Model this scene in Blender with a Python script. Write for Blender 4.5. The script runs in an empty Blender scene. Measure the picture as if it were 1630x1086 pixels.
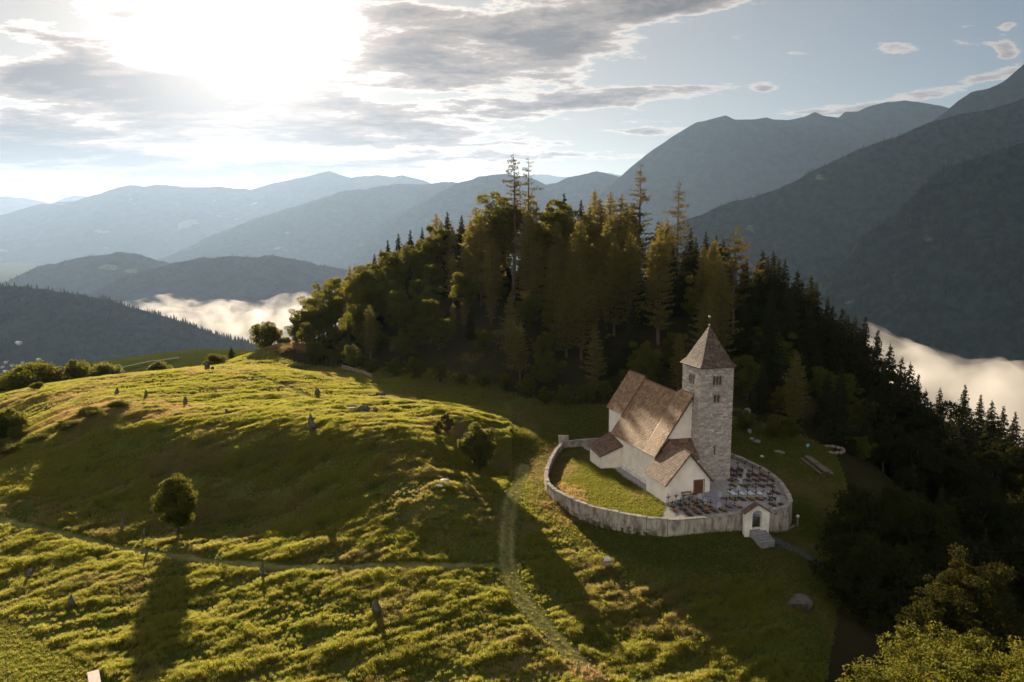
import bpy, math, random
import numpy as np
from mathutils import Vector, Matrix, Quaternion

random.seed(7)
rng = np.random.default_rng(11)
SC = bpy.context.scene
COL = SC.collection

# ------------------------------------------------------------------ camera
F_PX = 1255.0
PITCH = math.radians(7.85)
CAM_Z = 34.0
cam_data = bpy.data.cameras.new('camera')
cam_data.sensor_width = 36.0
cam_data.lens = 36.0 * F_PX / 1630.0
cam_data.clip_start = 0.5
cam_data.clip_end = 120000.0
cam = bpy.data.objects.new('camera', cam_data)
cam.location = (0, 0, CAM_Z)
cam.rotation_euler = (math.pi / 2 - PITCH, 0, 0)
COL.objects.link(cam)
SC.camera = cam
CP, SP = math.cos(PITCH), math.sin(PITCH)


def ray(px, py):
    """direction of the sight line through a photograph pixel, with y component 1"""
    a = (px - 815.0) / F_PX
    b = (543.0 - py) / F_PX
    d = np.array([a, CP + b * SP, -SP + b * CP])
    return d / d[1]


def at(px, py, Y):
    d = ray(px, py)
    return np.array([d[0] * Y, Y, CAM_Z + d[2] * Y])


def on_plane(px, py, z):
    d = ray(px, py)
    t = (z - CAM_Z) / d[2]
    return np.array([d[0] * t, t, z])


# ------------------------------------------------------------------ sun and sky
SUN = Vector(ray(372, 8)).normalized()
SUN_EL = math.asin(SUN.z)
SUN_AZ = math.atan2(SUN.x, SUN.y)
ld = bpy.data.lights.new('sun', 'SUN')
ld.energy = 5.0
ld.angle = math.radians(0.6)
ld.color = (1.0, 0.82, 0.58)
sun = bpy.data.objects.new('sun', ld)
sun.rotation_euler = SUN.to_track_quat('Z', 'Y').to_euler()
sun.location = (-200, 600, 400)
COL.objects.link(sun)


class N:
    """tiny expression wrapper round shader math nodes"""
    def __init__(s, nt, sock):
        s.nt, s.s = nt, sock

    def _m(s, op, o=None, p=None, clamp=False):
        n = s.nt.nodes.new('ShaderNodeMath')
        n.operation = op
        n.use_clamp = clamp
        for i, v in enumerate((s, o, p)):
            if v is None:
                continue
            if isinstance(v, N):
                s.nt.links.new(v.s, n.inputs[i])
            else:
                n.inputs[i].default_value = float(v)
        return N(s.nt, n.outputs[0])

    def __add__(s, o): return s._m('ADD', o)
    def __sub__(s, o): return s._m('SUBTRACT', o)
    def __mul__(s, o): return s._m('MULTIPLY', o)
    def __truediv__(s, o): return s._m('DIVIDE', o)
    def pow(s, o): return s._m('POWER', o)
    def max(s, o): return s._m('MAXIMUM', o)
    def min(s, o): return s._m('MINIMUM', o)
    def exp(s): return s._m('EXPONENT')
    def clamp(s): return s._m('ADD', 0.0, clamp=True)

    def step(s, lo, hi):
        n = s.nt.nodes.new('ShaderNodeMapRange')
        n.interpolation_type = 'SMOOTHSTEP'
        s.nt.links.new(s.s, n.inputs['Value'])
        n.inputs['From Min'].default_value = lo
        n.inputs['From Max'].default_value = hi
        return N(s.nt, n.outputs[0])


def node(nt, kind, **kw):
    n = nt.nodes.new(kind)
    for k, v in kw.items():
        if hasattr(n, k) and not k[0].isupper():
            setattr(n, k, v)
        else:
            n.inputs[k.replace('_', ' ')].default_value = v
    return n


def mixc(nt, fac, a, b, mode='MIX'):
    n = nt.nodes.new('ShaderNodeMix')
    n.data_type = 'RGBA'
    n.blend_type = mode
    for idx, v in ((0, fac), (6, a), (7, b)):
        if isinstance(v, N):
            v = v.s
        if isinstance(v, bpy.types.NodeSocket):
            nt.links.new(v, n.inputs[idx])
        elif idx == 0:
            n.inputs[0].default_value = v
        else:
            n.inputs[idx].default_value = (v[0], v[1], v[2], 1)
    return n.outputs[2]


world = bpy.data.worlds.new('World')
SC.world = world
world.use_nodes = True
wn = world.node_tree
wn.nodes.clear()
out = wn.nodes.new('ShaderNodeOutputWorld')
bg = wn.nodes.new('ShaderNodeBackground')
SKY_STRENGTH = 0.1
bg.inputs['Strength'].default_value = SKY_STRENGTH
sky = wn.nodes.new('ShaderNodeTexSky')
sky.sky_type = 'NISHITA'
sky.sun_disc = False
sky.sun_elevation = SUN_EL
sky.sun_rotation = SUN_AZ
sky.altitude = 1200
sky.air_density = 1.0
sky.dust_density = 1.2
sky.ozone_density = 1.5
geo = wn.nodes.new('ShaderNodeTexCoord')
nrm = wn.nodes.new('ShaderNodeVectorMath')
nrm.operation = 'NORMALIZE'
wn.links.new(geo.outputs['Generated'], nrm.inputs[0])
sep = wn.nodes.new('ShaderNodeSeparateXYZ')
wn.links.new(nrm.outputs[0], sep.inputs[0])
dx, dy, dz = (N(wn, sep.outputs[i]) for i in range(3))
# azimuth (tangent) and height (tangent) of the direction, in the half in front
az = dx._m('ARCTAN2', dy)                    # radians, 0 = +Y
el = dz._m('ARCSINE')
zz = dz.max(0.0) + 0.10
comb = wn.nodes.new('ShaderNodeCombineXYZ')
wn.links.new((dx / zz).s, comb.inputs[0])
wn.links.new((dy / zz * 1.35).s, comb.inputs[1])


def wnoise(scale, detail, rough, seed, dist=0.0):
    n = wn.nodes.new('ShaderNodeTexNoise')
    n.noise_dimensions = '3D'
    n.inputs['Scale'].default_value = scale
    n.inputs['Detail'].default_value = detail
    n.inputs['Roughness'].default_value = rough
    n.inputs['Distortion'].default_value = dist
    m = wn.nodes.new('ShaderNodeVectorMath')
    m.operation = 'ADD'
    m.inputs[1].default_value = (seed, seed * 1.7, seed * 0.3)
    wn.links.new(comb.outputs[0], m.inputs[0])
    wn.links.new(m.outputs[0], n.inputs['Vector'])
    return N(wn, n.outputs['Fac'])


def azel(px, py):
    d = ray(px, py)
    return math.atan2(d[0], d[1]), math.atan2(d[2], math.hypot(d[0], d[1]))


def blob(px, py, rx, ry, tilt=0.0):
    """0..1 soft ellipse of cloud centred on a direction; tilt in radians, anticlockwise"""
    a0, e0 = azel(px, py)
    u, v = az - a0, el - e0
    c, s_ = math.cos(tilt), math.sin(tilt)
    uu = (u * c + v * s_) / (rx / F_PX)
    vv = (v * c - u * s_) / (ry / F_PX)
    r2 = uu * uu + vv * vv
    return (r2 * -1.0).exp()


big = wnoise(0.55, 3.0, 0.5, 3.1)
fine = wnoise(2.4, 10.0, 0.66, 8.4, 0.15)
tex = big * 0.45 + fine * 0.55
cover = None
# (px, py, rx, ry, tilt, weight): where the photograph has its cloud masses
for px, py, rx, ry, tl, w in (
        (700, 85, 170, 42, 0.06, .42), (840, 60, 190, 50, 0.14, .36), (980, 22, 170, 30, 0.22, .30), (600, 14, 110, 18, 0, .26), (1120, 2, 90, 14, .1, .25),
        (270, 140, 210, 26, 0.0, .42), (130, 128, 110, 20, .1, .34), (430, 182, 260, 26, -0.04, .42), (560, 212, 200, 20, -0.04, .42), (250, 207, 220, 20, 0, .36), (820, 165, 200, 24, 0.05, .30),
        (70, 228, 150, 20, -0.1, .40), (130, 262, 220, 16, -0.05, .44), (340, 270, 240, 12, -0.02, .42), (60, 292, 180, 9, 0, .42), (560, 262, 160, 8, 0, .36), (150, 12, 120, 16, 0, .26), (60, 60, 120, 22, 0, .10),
        (1040, 210, 90, 10, 0.05, .26), (1110, 142, 80, 9, 0.0, .27), (930, 165, 100, 20, 0.1, .20), (900, 250, 110, 12, 0, .22), (880, 130, 60, 14, 0, .16), (700, 245, 180, 10, 0, .22),
        (1460, 155, 170, 11, 0.20, .33), (1425, 77, 36, 11, -0.2, .32), (1603, 84, 15, 18, 0.6, .32), (1606, 40, 13, 8, 0, .28), (1215, 141, 16, 6, 0, .28), (1290, 178, 70, 7, 0.0, .24)):
    b_ = blob(px, py, rx, ry, tl) * w
    cover = b_ if cover is None else cover + b_
cover = cover.min(0.44)
left = az.step(0.32, -0.35)
back = dy.step(0.35, -0.5)                   # extra bright cloud added behind the camera to raise the fill light
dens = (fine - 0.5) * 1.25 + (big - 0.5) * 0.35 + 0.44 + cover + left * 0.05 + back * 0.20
mask = dens.step(0.60, 0.70)
thick = dens.step(0.64, 0.80)
core = dens.step(0.76, 1.0)
dot = wn.nodes.new('ShaderNodeVectorMath')
dot.operation = 'DOT_PRODUCT'
wn.links.new(nrm.outputs[0], dot.inputs[0])
dot.inputs[1].default_value = SUN
cs = N(wn, dot.outputs['Value']).max(0.0)
aur_wide = cs.pow(4.0)
aur_mid = cs.pow(22.0)
aur_in = cs.pow(140.0)
K = 1.0 / SKY_STRENGTH
# thin cloud lets the sun through and is white, thick cloud is grey
lit = (aur_wide * 0.75 + aur_mid * 0.45 + 0.04).min(1.2)
thin_c = mixc(wn, lit, (0.18 * K, 0.17 * K, 0.16 * K), (.44 * K, .38 * K, .32 * K))
thk_c = mixc(wn, lit, (0.12 * K, 0.115 * K, 0.112 * K), (0.150 * K, .113 * K, .090 * K))
core_c = mixc(wn, lit, (0.045 * K, 0.044 * K, 0.047 * K), (0.054 * K, .042 * K, .036 * K))
fill_cloud = (.76 * K, .71 * K, .65 * K)
thk_c = mixc(wn, back * 0.8, thk_c, fill_cloud)
thin_c = mixc(wn, back * 0.8, thin_c, fill_cloud)
core_c = mixc(wn, back * 0.7, core_c, fill_cloud)
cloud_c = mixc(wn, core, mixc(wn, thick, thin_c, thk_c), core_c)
skyc = wn.nodes.new('ShaderNodeVectorMath')
skyc.operation = 'MULTIPLY'
wn.links.new(sky.outputs[0], skyc.inputs[0])
SKY_GAIN = (0.25, 0.245, 0.235)
skyc.inputs[1].default_value = SKY_GAIN
# milky veil of thin high haze around the sun
veil = mixc(wn, (aur_wide * 0.8).min(0.9), skyc.outputs[0], (.20 * K, .178 * K, .152 * K))
col = mixc(wn, mask, veil, cloud_c)
glow = mixc(wn, 1.0, col, mixc(wn, (aur_in * 0.62).min(1.0), (0, 0, 0), (.7 * K, .62 * K, .55 * K)), 'ADD')
wn.links.new(glow, bg.inputs['Color'])
wn.links.new(bg.outputs[0], out.inputs['Surface'])

vs = SC.view_settings
vs.view_transform = 'Standard'
vs.look = 'None'
vs.exposure = 1.35
vs.gamma = 1.0
vs.use_curve_mapping = False
SC.display_settings.display_device = 'sRGB'
cy = SC.cycles
cy.max_bounces = 6
cy.diffuse_bounces = 3
cy.glossy_bounces = 2
cy.transmission_bounces = 4
cy.volume_bounces = 1
cy.transparent_max_bounces = 12
cy.use_denoising = True
cy.volume_max_steps = 256


# ------------------------------------------------------------------ helpers
def h2(ix, iy, seed):
    n = (ix.astype(np.int64) * 374761393 + iy.astype(np.int64) * 668265263 + seed * 974634777) & 0x7fffffff
    n = ((n ^ (n >> 13)) * 1274126177) & 0x7fffffff
    return ((n ^ (n >> 16)) & 0xffffff) / float(0xffffff)


def vnoise(x, y, seed=0):
    x = np.asarray(x, float)
    y = np.asarray(y, float)
    ix, iy = np.floor(x), np.floor(y)
    fx, fy = x - ix, y - iy
    fx = fx * fx * (3 - 2 * fx)
    fy = fy * fy * (3 - 2 * fy)
    a, b = h2(ix, iy, seed), h2(ix + 1, iy, seed)
    c, d = h2(ix, iy + 1, seed), h2(ix + 1, iy + 1, seed)
    return (a * (1 - fx) + b * fx) * (1 - fy) + (c * (1 - fx) + d * fx) * fy


def fbm(x, y, octv=4, seed=0, gain=0.5):
    s, amp, tot = 0.0, 1.0, 0.0
    for o in range(octv):
        s = s + amp * (vnoise(x * 2 ** o + 17.3 * o, y * 2 ** o - 9.1 * o, seed + o) - 0.5)
        tot += amp
        amp *= gain
    return s / tot * 2.0


def ridged(x, y, octv=5, seed=0):
    s, amp, tot = 0.0, 1.0, 0.0
    for o in range(octv):
        n = 1 - np.abs(vnoise(x * 2 ** o + 5.7 * o, y * 2 ** o + 3.3 * o, seed + o) * 2 - 1)
        s = s + amp * n * n
        tot += amp
        amp *= 0.5
    return s / tot


def smooth(a, b, x):
    t = np.clip((x - a) / (b - a), 0, 1)
    return t * t * (3 - 2 * t)


def quick_mesh(name, V, faces, size):
    """V (n,3) array, faces (m,size) index array"""
    V = np.asarray(V, np.float32)
    faces = np.asarray(faces, np.int32)
    me = bpy.data.meshes.new(name)
    me.vertices.add(len(V))
    me.vertices.foreach_set('co', V.ravel())
    me.loops.add(faces.size)
    me.loops.foreach_set('vertex_index', faces.ravel())
    me.polygons.add(len(faces))
    me.polygons.foreach_set('loop_start', np.arange(0, faces.size, size, dtype=np.int32))
    me.update(calc_edges=True)
    return me


def link(name, me, m=None, parent=None, smooth_=False):
    o = bpy.data.objects.new(name, me)
    if m is not None:
        me.materials.append(m)
    if smooth_:
        me.polygons.foreach_set('use_smooth', np.ones(len(me.polygons), bool))
    COL.objects.link(o)
    if parent is not None:
        o.parent = parent
    return o


def tag(o, label=None, cat=None, group=None, kind=None):
    for k, v in (('label', label), ('category', cat), ('group', group), ('kind', kind)):
        if v:
            o[k] = v
    return o


def thing(name, loc, label, cat, group=None, rz=0.0):
    o = bpy.data.objects.new(name, None)
    o.empty_display_size = 0.3
    o.location = loc
    o.rotation_euler = (0, 0, rz)
    COL.objects.link(o)
    return tag(o, label, cat, group)


class MB:
    """collects shapes into one mesh"""
    def __init__(s):
        s.v, s.f = [], []

    def add(s, vs, fs):
        b = len(s.v)
        s.v.extend([tuple(map(float, p)) for p in vs])
        s.f.extend([tuple(i + b for i in f) for f in fs])
        return s

    def box(s, x0, x1, y0, y1, z0, z1):
        return s.add([(x0, y0, z0), (x1, y0, z0), (x1, y1, z0), (x0, y1, z0), (x0, y0, z1), (x1, y0, z1), (x1, y1, z1), (x0, y1, z1)],
                     [(0, 3, 2, 1), (4, 5, 6, 7), (0, 1, 5, 4), (1, 2, 6, 5), (2, 3, 7, 6), (3, 0, 4, 7)])

    def prism(s, pts, ext):
        """closed polygon pts (3d) extruded by vector ext"""
        n = len(pts)
        p = [np.array(q, float) for q in pts]
        e = np.array(ext, float)
        return s.add(p + [q + e for q in p], [tuple(range(n))[::-1], tuple(range(n, 2 * n))] + [(i, (i + 1) % n, n + (i + 1) % n, n + i) for i in range(n)])

    def bar(s, a, b, w, h=None, up=(0, 0, 1)):
        a, b = Vector(a), Vector(b)
        h = h or w
        d = (b - a).normalized()
        upv = Vector(up)
        if abs(d.dot(upv)) > 0.98:
            upv = Vector((1, 0, 0))
        r = d.cross(upv).normalized() * (w / 2)
        u = r.cross(d).normalized() * (h / 2)
        vs_ = [a - r - u, a + r - u, a + r + u, a - r + u, b - r - u, b + r - u, b + r + u, b - r + u]
        return s.add(vs_, [(0, 1, 2, 3), (7, 6, 5, 4), (0, 4, 5, 1), (1, 5, 6, 2), (2, 6, 7, 3), (3, 7, 4, 0)])

    def tube(s, pts, radii, n=7, cap=True):
        b = len(s.v)
        P = [Vector(p) for p in pts]
        for i, p in enumerate(P):
            d = (P[min(i + 1, len(P) - 1)] - P[max(i - 1, 0)]).normalized()
            up = Vector((0, 0, 1)) if abs(d.z) < 0.9 else Vector((1, 0, 0))
            r = d.cross(up).normalized()
            u = r.cross(d)
            for k in range(n):
                t = 2 * math.pi * k / n
                s.v.append(tuple(p + (r * math.cos(t) + u * math.sin(t)) * radii[i]))
        for i in range(len(P) - 1):
            for k in range(n):
                s.f.append((b + i * n + k, b + i * n + (k + 1) % n, b + (i + 1) * n + (k + 1) % n, b + (i + 1) * n + k))
        if cap:
            s.f.append(tuple(b + k for k in range(n))[::-1])
            s.f.append(tuple(b + (len(P) - 1) * n + k for k in range(n)))
        return s

    def mesh(s, name):
        me = bpy.data.meshes.new(name)
        me.from_pydata(s.v, [], s.f)
        me.update()
        return me

    def build(s, name, m, parent=None, smooth_=False):
        return link(name, s.mesh(name), m, parent, smooth_)


# ------------------------------------------------------------------ materials
def new_mat(name):
    m = bpy.data.materials.new(name)
    m.use_nodes = True
    nt = m.node_tree
    b = nt.nodes['Principled BSDF']
    b.inputs['Specular IOR Level'].default_value = 0.25
    b.inputs['Roughness'].default_value = 0.9
    return m, nt, b


def mnoise(nt, scale, detail=4, rough=0.6, vec=None, stretch=None, coord='Object'):
    tc = nt.nodes.new('ShaderNodeTexCoord')
    src = tc.outputs[coord]
    if stretch:
        mp = nt.nodes.new('ShaderNodeMapping')
        mp.inputs['Scale'].default_value = stretch
        nt.links.new(src, mp.inputs[0])
        src = mp.outputs[0]
    n = nt.nodes.new('ShaderNodeTexNoise')
    n.inputs['Scale'].default_value = scale
    n.inputs['Detail'].default_value = detail
    n.inputs['Roughness'].default_value = rough
    nt.links.new(src, n.inputs['Vector'])
    return N(nt, n.outputs['Fac'])


def bump(nt, b, h, strength=0.5, dist=0.1):
    bn = nt.nodes.new('ShaderNodeBump')
    bn.inputs['Strength'].default_value = strength
    bn.inputs['Distance'].default_value = dist
    nt.links.new(h.s, bn.inputs['Height'])
    nt.links.new(bn.outputs[0], b.inputs['Normal'])


def plain(name, c1, c2=None, scale=3.0, rough=0.9, bmp=0.0, bdist=0.05, stretch=None, island=None, spec=0.25, lo=0.35, hi=0.65):
    m, nt, b = new_mat(name)
    b.inputs['Roughness'].default_value = rough
    b.inputs['Specular IOR Level'].default_value = spec
    c2 = c2 or tuple(x * 0.7 for x in c1)
    n = mnoise(nt, scale, 6, 0.65, stretch=stretch)
    c = mixc(nt, n.step(lo, hi), c1, c2)
    if island:
        g = nt.nodes.new('ShaderNodeNewGeometry')
        r = N(nt, g.outputs['Random Per Island'])
        c = mixc(nt, r * 0.85, c, island)
        r2 = (r * 37.7)._m('FRACT')
        c = mixc(nt, r2 * 0.5, c, tuple(x * 0.35 for x in c1), 'MIX')
    nt.links.new(c, b.inputs['Base Color'])
    if bmp:
        bump(nt, b, mnoise(nt, scale * 6, 5, 0.7, stretch=stretch), bmp, bdist)
    return m


def leafy(name, c1, c2, trans=(0.2, 0.2, 0.03), scale=0.6, tfac=0.45, patch=None):
    """leaves and needles: diffuse plus light passing through"""
    m = bpy.data.materials.new(name)
    m.use_nodes = True
    nt = m.node_tree
    nt.nodes.clear()
    o = nt.nodes.new('ShaderNodeOutputMaterial')
    d = nt.nodes.new('ShaderNodeBsdfDiffuse')
    t = nt.nodes.new('ShaderNodeBsdfTranslucent')
    mx = nt.nodes.new('ShaderNodeMixShader')
    mx.inputs[0].default_value = tfac
    n = mnoise(nt, scale, 3, 0.6)
    oi = nt.nodes.new('ShaderNodeObjectInfo')
    rnd = N(nt, oi.outputs['Random'])
    f = (n.step(0.3, 0.7) * 0.6 + rnd * 0.4).clamp()
    c = mixc(nt, f, c1, c2)
    tcol = mixc(nt, f, trans, tuple(x * y for x, y in zip(trans, (1.25, 1.0, 0.9))))
    if patch:
        # sward colour changes over the ground: drier and darker patches
        gm_ = nt.nodes.new('ShaderNodeNewGeometry')
        for sc_, lo_, hi_, amt, dcol, tcl in patch:
            pn = nt.nodes.new('ShaderNodeTexNoise')
            pn.inputs['Scale'].default_value = sc_
            pn.inputs['Detail'].default_value = 5
            pn.inputs['Roughness'].default_value = .65
            nt.links.new(gm_.outputs['Position'], pn.inputs['Vector'])
            f_ = N(nt, pn.outputs['Fac']).step(lo_, hi_) * amt
            c = mixc(nt, f_, c, dcol)
            tcol = mixc(nt, f_, tcol, tcl)
    nt.links.new(c, d.inputs[0])
    nt.links.new(tcol, t.inputs[0])
    nt.links.new(d.outputs[0], mx.inputs[1])
    nt.links.new(t.outputs[0], mx.inputs[2])
    nt.links.new(mx.outputs[0], o.inputs[0])
    return m


# ------------------------------------------------------------------ terrain heights
CTRL = []
for px, py, Y in (
        # rim and top of the grassy dome
        (170, 655, 118), (300, 685, 111), (400, 690, 109), (500, 690, 108), (620, 690, 108), (700, 700, 110), (60, 690, 116), (-60, 720, 118),
        (300, 640, 128), (300, 590, 155), (150, 612, 145), (60, 628, 137), (450, 640, 130), (450, 590, 158), (600, 640, 130), (600, 602, 163),
        (430, 567, 188), (445, 549, 197), (520, 585, 180), (-60, 650, 140),
        (700, 650, 124), (800, 640, 150), (850, 690, 125), (830, 722, 118), (765, 752, 108), (705, 680, 117), (640, 665, 120),
        # slope and its foot
        (100, 850, 87.5), (300, 885, 81.5), (450, 890, 80.3), (600, 895, 79.3), (800, 900, 80.3), (700, 790, 90.5), (600, 800, 91.0), (620, 850, 85), (450, 795, 97), (300, 790, 97),
        (150, 770, 100), (0, 812, 93), (-100, 830, 94),
        (300, 960, 73), (300, 1086, 60), (0, 960, 73), (0, 1086, 59), (600, 1000, 67.5), (600, 1086, 60.5), (850, 1000, 69), (960, 1086, 62),
        (-200, 960, 75), (-250, 1086, 60),
        # round the churchyard
        (1000, 960, 77), (1100, 862, 87.5), (1040, 862, 88.5), (1160, 858, 88), (1210, 868, 88.3), (1100, 950, 79), (1200, 950, 80), (1250, 1000, 74), (1180, 1086, 66),
        (970, 842, 92), (900, 820, 96), (872, 790, 101), (860, 740, 113), (880, 700, 128), (930, 688, 132), (830, 850, 88), (900, 900, 83),
        (1300, 860, 92), (1300, 800, 99), (1275, 770, 105), (1260, 735, 115), (1220, 712, 122), (1300, 745, 110), (1355, 775, 109), (1400, 770, 116), (1320, 905, 86),
        (1170, 712, 123.5), (1000, 650, 139), (1150, 680, 128)):
    CTRL.append(tuple(at(px, py, Y)))
CTRL += [
    (55, 110, -8), (62, 92, -15), (72, 122, -15), (46, 72, -13), (38, 62, -11), (60, 60, -20), (50, 45, -18), (80, 160, -18), (115, 200, -32), (100, 250, -25), (120, 120, -38), (100, 80, -36),
    (20, 172, 12), (12, 210, 20), (30, 207, 20), (-20, 205, 14), (-43, 215, 8), (50, 190, 13), (62, 168, 4), (-2, 160, 5.5), (-25, 178, 6), (42, 145, 2.5), (58, 135, -3),
    (-54, 205, 5), (-62, 215, 2), (0, 252, 20), (-20, 252, 17), (-44, 248, 9), (-62, 235, 1), (20, 285, 6), (-25, 290, 6), (30, 310, 0), (-60, 290, -10), (60, 280, -6), (0, 380, -60), (-95, 300, -28), (-100, 240, -18), (-150, 200, -25), (-100, 165, 0), (-72, 190, 2),
    (-95, 130, 0), (-120, 105, -8), (-110, 70, -8), (-160, 100, -30),
    (-206, 420, -31), (-150, 440, -31), (-262, 390, -34), (-330, 380, -45), (-130, 330, -34), (-230, 330, -38), (-170, 270, -33), (-90, 430, -45),
    (0, 40, -4), (-40, 40, -3), (30, 40, -7), (0, 10, -6), (-60, 0, -8), (60, 0, -22), (0, -60, -12), (-90, -60, -14), (90, -60, -38), (0, -150, -30), (-200, -100, -40), (200, -50, -80),
    (200, 100, -85), (220, 250, -90), (-220, 50, -45), (-300, 200, -70), (100, 400, -90), (-400, 300, -90), (-300, 520, -90), (-100, 560, -110), (0, -300, -70)]
CT = np.array(CTRL)


def tps_k(r2):
    return 0.5 * r2 * np.log(r2 + 1e-9)


_n = len(CT)
_d2 = ((CT[:, None, :2] - CT[None, :, :2]) ** 2).sum(-1)
_A = np.zeros((_n + 3, _n + 3))
_A[:_n, :_n] = tps_k(_d2) + np.eye(_n) * 12.0
_A[:_n, _n] = 1
_A[:_n, _n + 1:_n + 3] = CT[:, :2]
_A[_n:, :_n] = _A[:_n, _n:].T
_W = np.linalg.solve(_A, np.concatenate([CT[:, 2], np.zeros(3)]))


def tps(x, y):
    x = np.asarray(x, float)
    y = np.asarray(y, float)
    s = _W[_n] + _W[_n + 1] * x + _W[_n + 2] * y
    for i in range(_n):
        s = s + _W[i] * tps_k((x - CT[i, 0]) ** 2 + (y - CT[i, 1]) ** 2)
    return s


# the churchyard wall, clockwise from the left of the gate, as seen on the top of the wall
WALL_PX = [(1183, 818), (1150, 822), (1120, 825), (1090, 827), (1063, 827), (1030, 824), (1005, 820), (975, 814), (947, 808), (922, 799), (900, 789), (884, 780),
           (873, 770), (869, 758), (871, 746), (877, 730), (885, 716), (896, 704), (920, 701), (946, 699)]
WALL_PX2 = [(1167, 729), (1182, 735), (1198, 743), (1211, 749), (1221, 755), (1234, 765), (1244, 775), (1251, 786), (1256, 795), (1258, 803), (1253, 811), (1240, 814), (1224, 816)]
WALL_TOP = 0.55
W_A = [on_plane(x, y, WALL_TOP) for x, y in WALL_PX]
W_B = [on_plane(x, y, WALL_TOP) for x, y in WALL_PX2]
# hidden stretch behind the church joins the two
_a, _b = W_A[-1], W_B[0]
W_H = [_a + (_b - _a) * t + np.array([0.29, 0.95, 0]) * 5.5 * math.sin(math.pi * t) for t in (0.12, .25, .4, .55, .7, .85)]
YARD = [p[:2] for p in (W_A + W_H + W_B)]


def in_poly(x, y, poly):
    inside = np.zeros(np.shape(x), bool)
    n = len(poly)
    for i in range(n):
        x0, y0 = poly[i]
        x1, y1 = poly[(i + 1) % n]
        c = ((y0 > y) != (y1 > y)) & (x < (x1 - x0) * (y - y0) / (y1 - y0 + 1e-12) + x0)
        inside ^= c
    return inside


def seg_dist(x, y, pts):
    """distance to an open polyline"""
    best = np.full(np.shape(x), 1e9)
    for i in range(len(pts) - 1):
        x0, y0 = pts[i][:2]
        x1, y1 = pts[i + 1][:2]
        dx_, dy_ = x1 - x0, y1 - y0
        t = np.clip(((x - x0) * dx_ + (y - y0) * dy_) / (dx_ * dx_ + dy_ * dy_), 0, 1)
        best = np.minimum(best, np.hypot(x - x0 - t * dx_, y - y0 - t * dy_))
    return best


def base_h(x, y):
    x = np.asarray(x, float)
    y = np.asarray(y, float)
    z = tps(x, y)
    r = np.hypot(x, y - 120)
    # far away the hill sinks to the valley floor
    t = smooth(330, 1100, r)
    far = -560 + 30 * fbm(x / 900, y / 900, 3, 5)
    z = np.clip(z, -160, 60) * (1 - t) + far * t
    return z


def hit(px, py):
    """where the sight line through a pixel meets the ground"""
    d = ray(px, py)
    ts = np.concatenate([np.arange(45, 260, 0.5), np.arange(260, 900, 3)])
    g = base_h(d[0] * ts, ts)
    below = (CAM_Z + d[2] * ts) < g
    if not below.any():
        t = 200.0
    else:
        i = int(np.argmax(below))
        t = ts[i]
        if i:
            a0 = (CAM_Z + d[2] * ts[i - 1]) - g[i - 1]
            a1 = (CAM_Z + d[2] * ts[i]) - g[i]
            t = ts[i - 1] + (ts[i] - ts[i - 1]) * a0 / (a0 - a1 + 1e-9)
    return np.array([d[0] * t, t, float(base_h(d[0] * t, t))])


def ground_at(x, y):
    return float(base_h(x, y))


def hit_far(px, py, y0=215):
    """like hit(), but starts beyond the dome"""
    d = ray(px, py)
    ts = np.arange(y0, 900, 1.5)
    g = base_h(d[0] * ts, ts)
    below = (CAM_Z + d[2] * ts) < g
    t = ts[int(np.argmax(below))] if below.any() else 420.0
    return np.array([d[0] * t, t, float(base_h(d[0] * t, t))])


# paths, found on the ground from the photograph
PATHS = {
    'lower': [hit(*p) for p in ((-60, 822), (0, 826), (60, 840), (120, 853), (200, 870), (270, 883), (340, 893), (430, 899), (520, 901), (620, 900), (720, 899), (792, 900), (808, 902))],
    'main': [hit(*p) for p in ((835, 742), (822, 775), (812, 800), (806, 850), (806, 890), (815, 925), (835, 960), (870, 1000), (905, 1040), (950, 1086), (1000, 1140))],
    'top': [hit(*p) for p in ((340, 585), (380, 592), (430, 606), (470, 622), (520, 640), (560, 651), (590, 652))],
    'left': [hit(*p) for p in ((-60, 940), (0, 985), (60, 1020), (120, 1055), (170, 1086), (240, 1140))],
}
MOW = [hit(*p)[:2] for p in ((-260, 930), (0, 976), (60, 1010), (120, 1046), (190, 1090), (260, 1150), (-300, 1250))]
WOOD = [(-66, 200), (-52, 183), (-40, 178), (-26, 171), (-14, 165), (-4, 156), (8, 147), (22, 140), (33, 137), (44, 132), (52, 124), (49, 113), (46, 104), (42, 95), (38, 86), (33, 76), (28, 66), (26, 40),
        (140, 30), (190, 200), (120, 330), (-20, 330), (-80, 260)]


def yard_ground(x, y):
    sx, sy = smooth(18.5, 27, x), smooth(88, 95, y)
    return -.5 + 1.0 * sx * sy + .35 * sx * (1 - sy)


def gravel_mask(x, y, inside):
    u = (x - 19.2) * 0.9563 + (y - 103.1) * 0.2924
    v = -(x - 19.2) * 0.2924 + (y - 103.1) * 0.9563
    return inside & (u + 0.25 * fbm(x, y, 2, 71) > -1.4 + np.minimum(0, v + 6) * 0.65)


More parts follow.
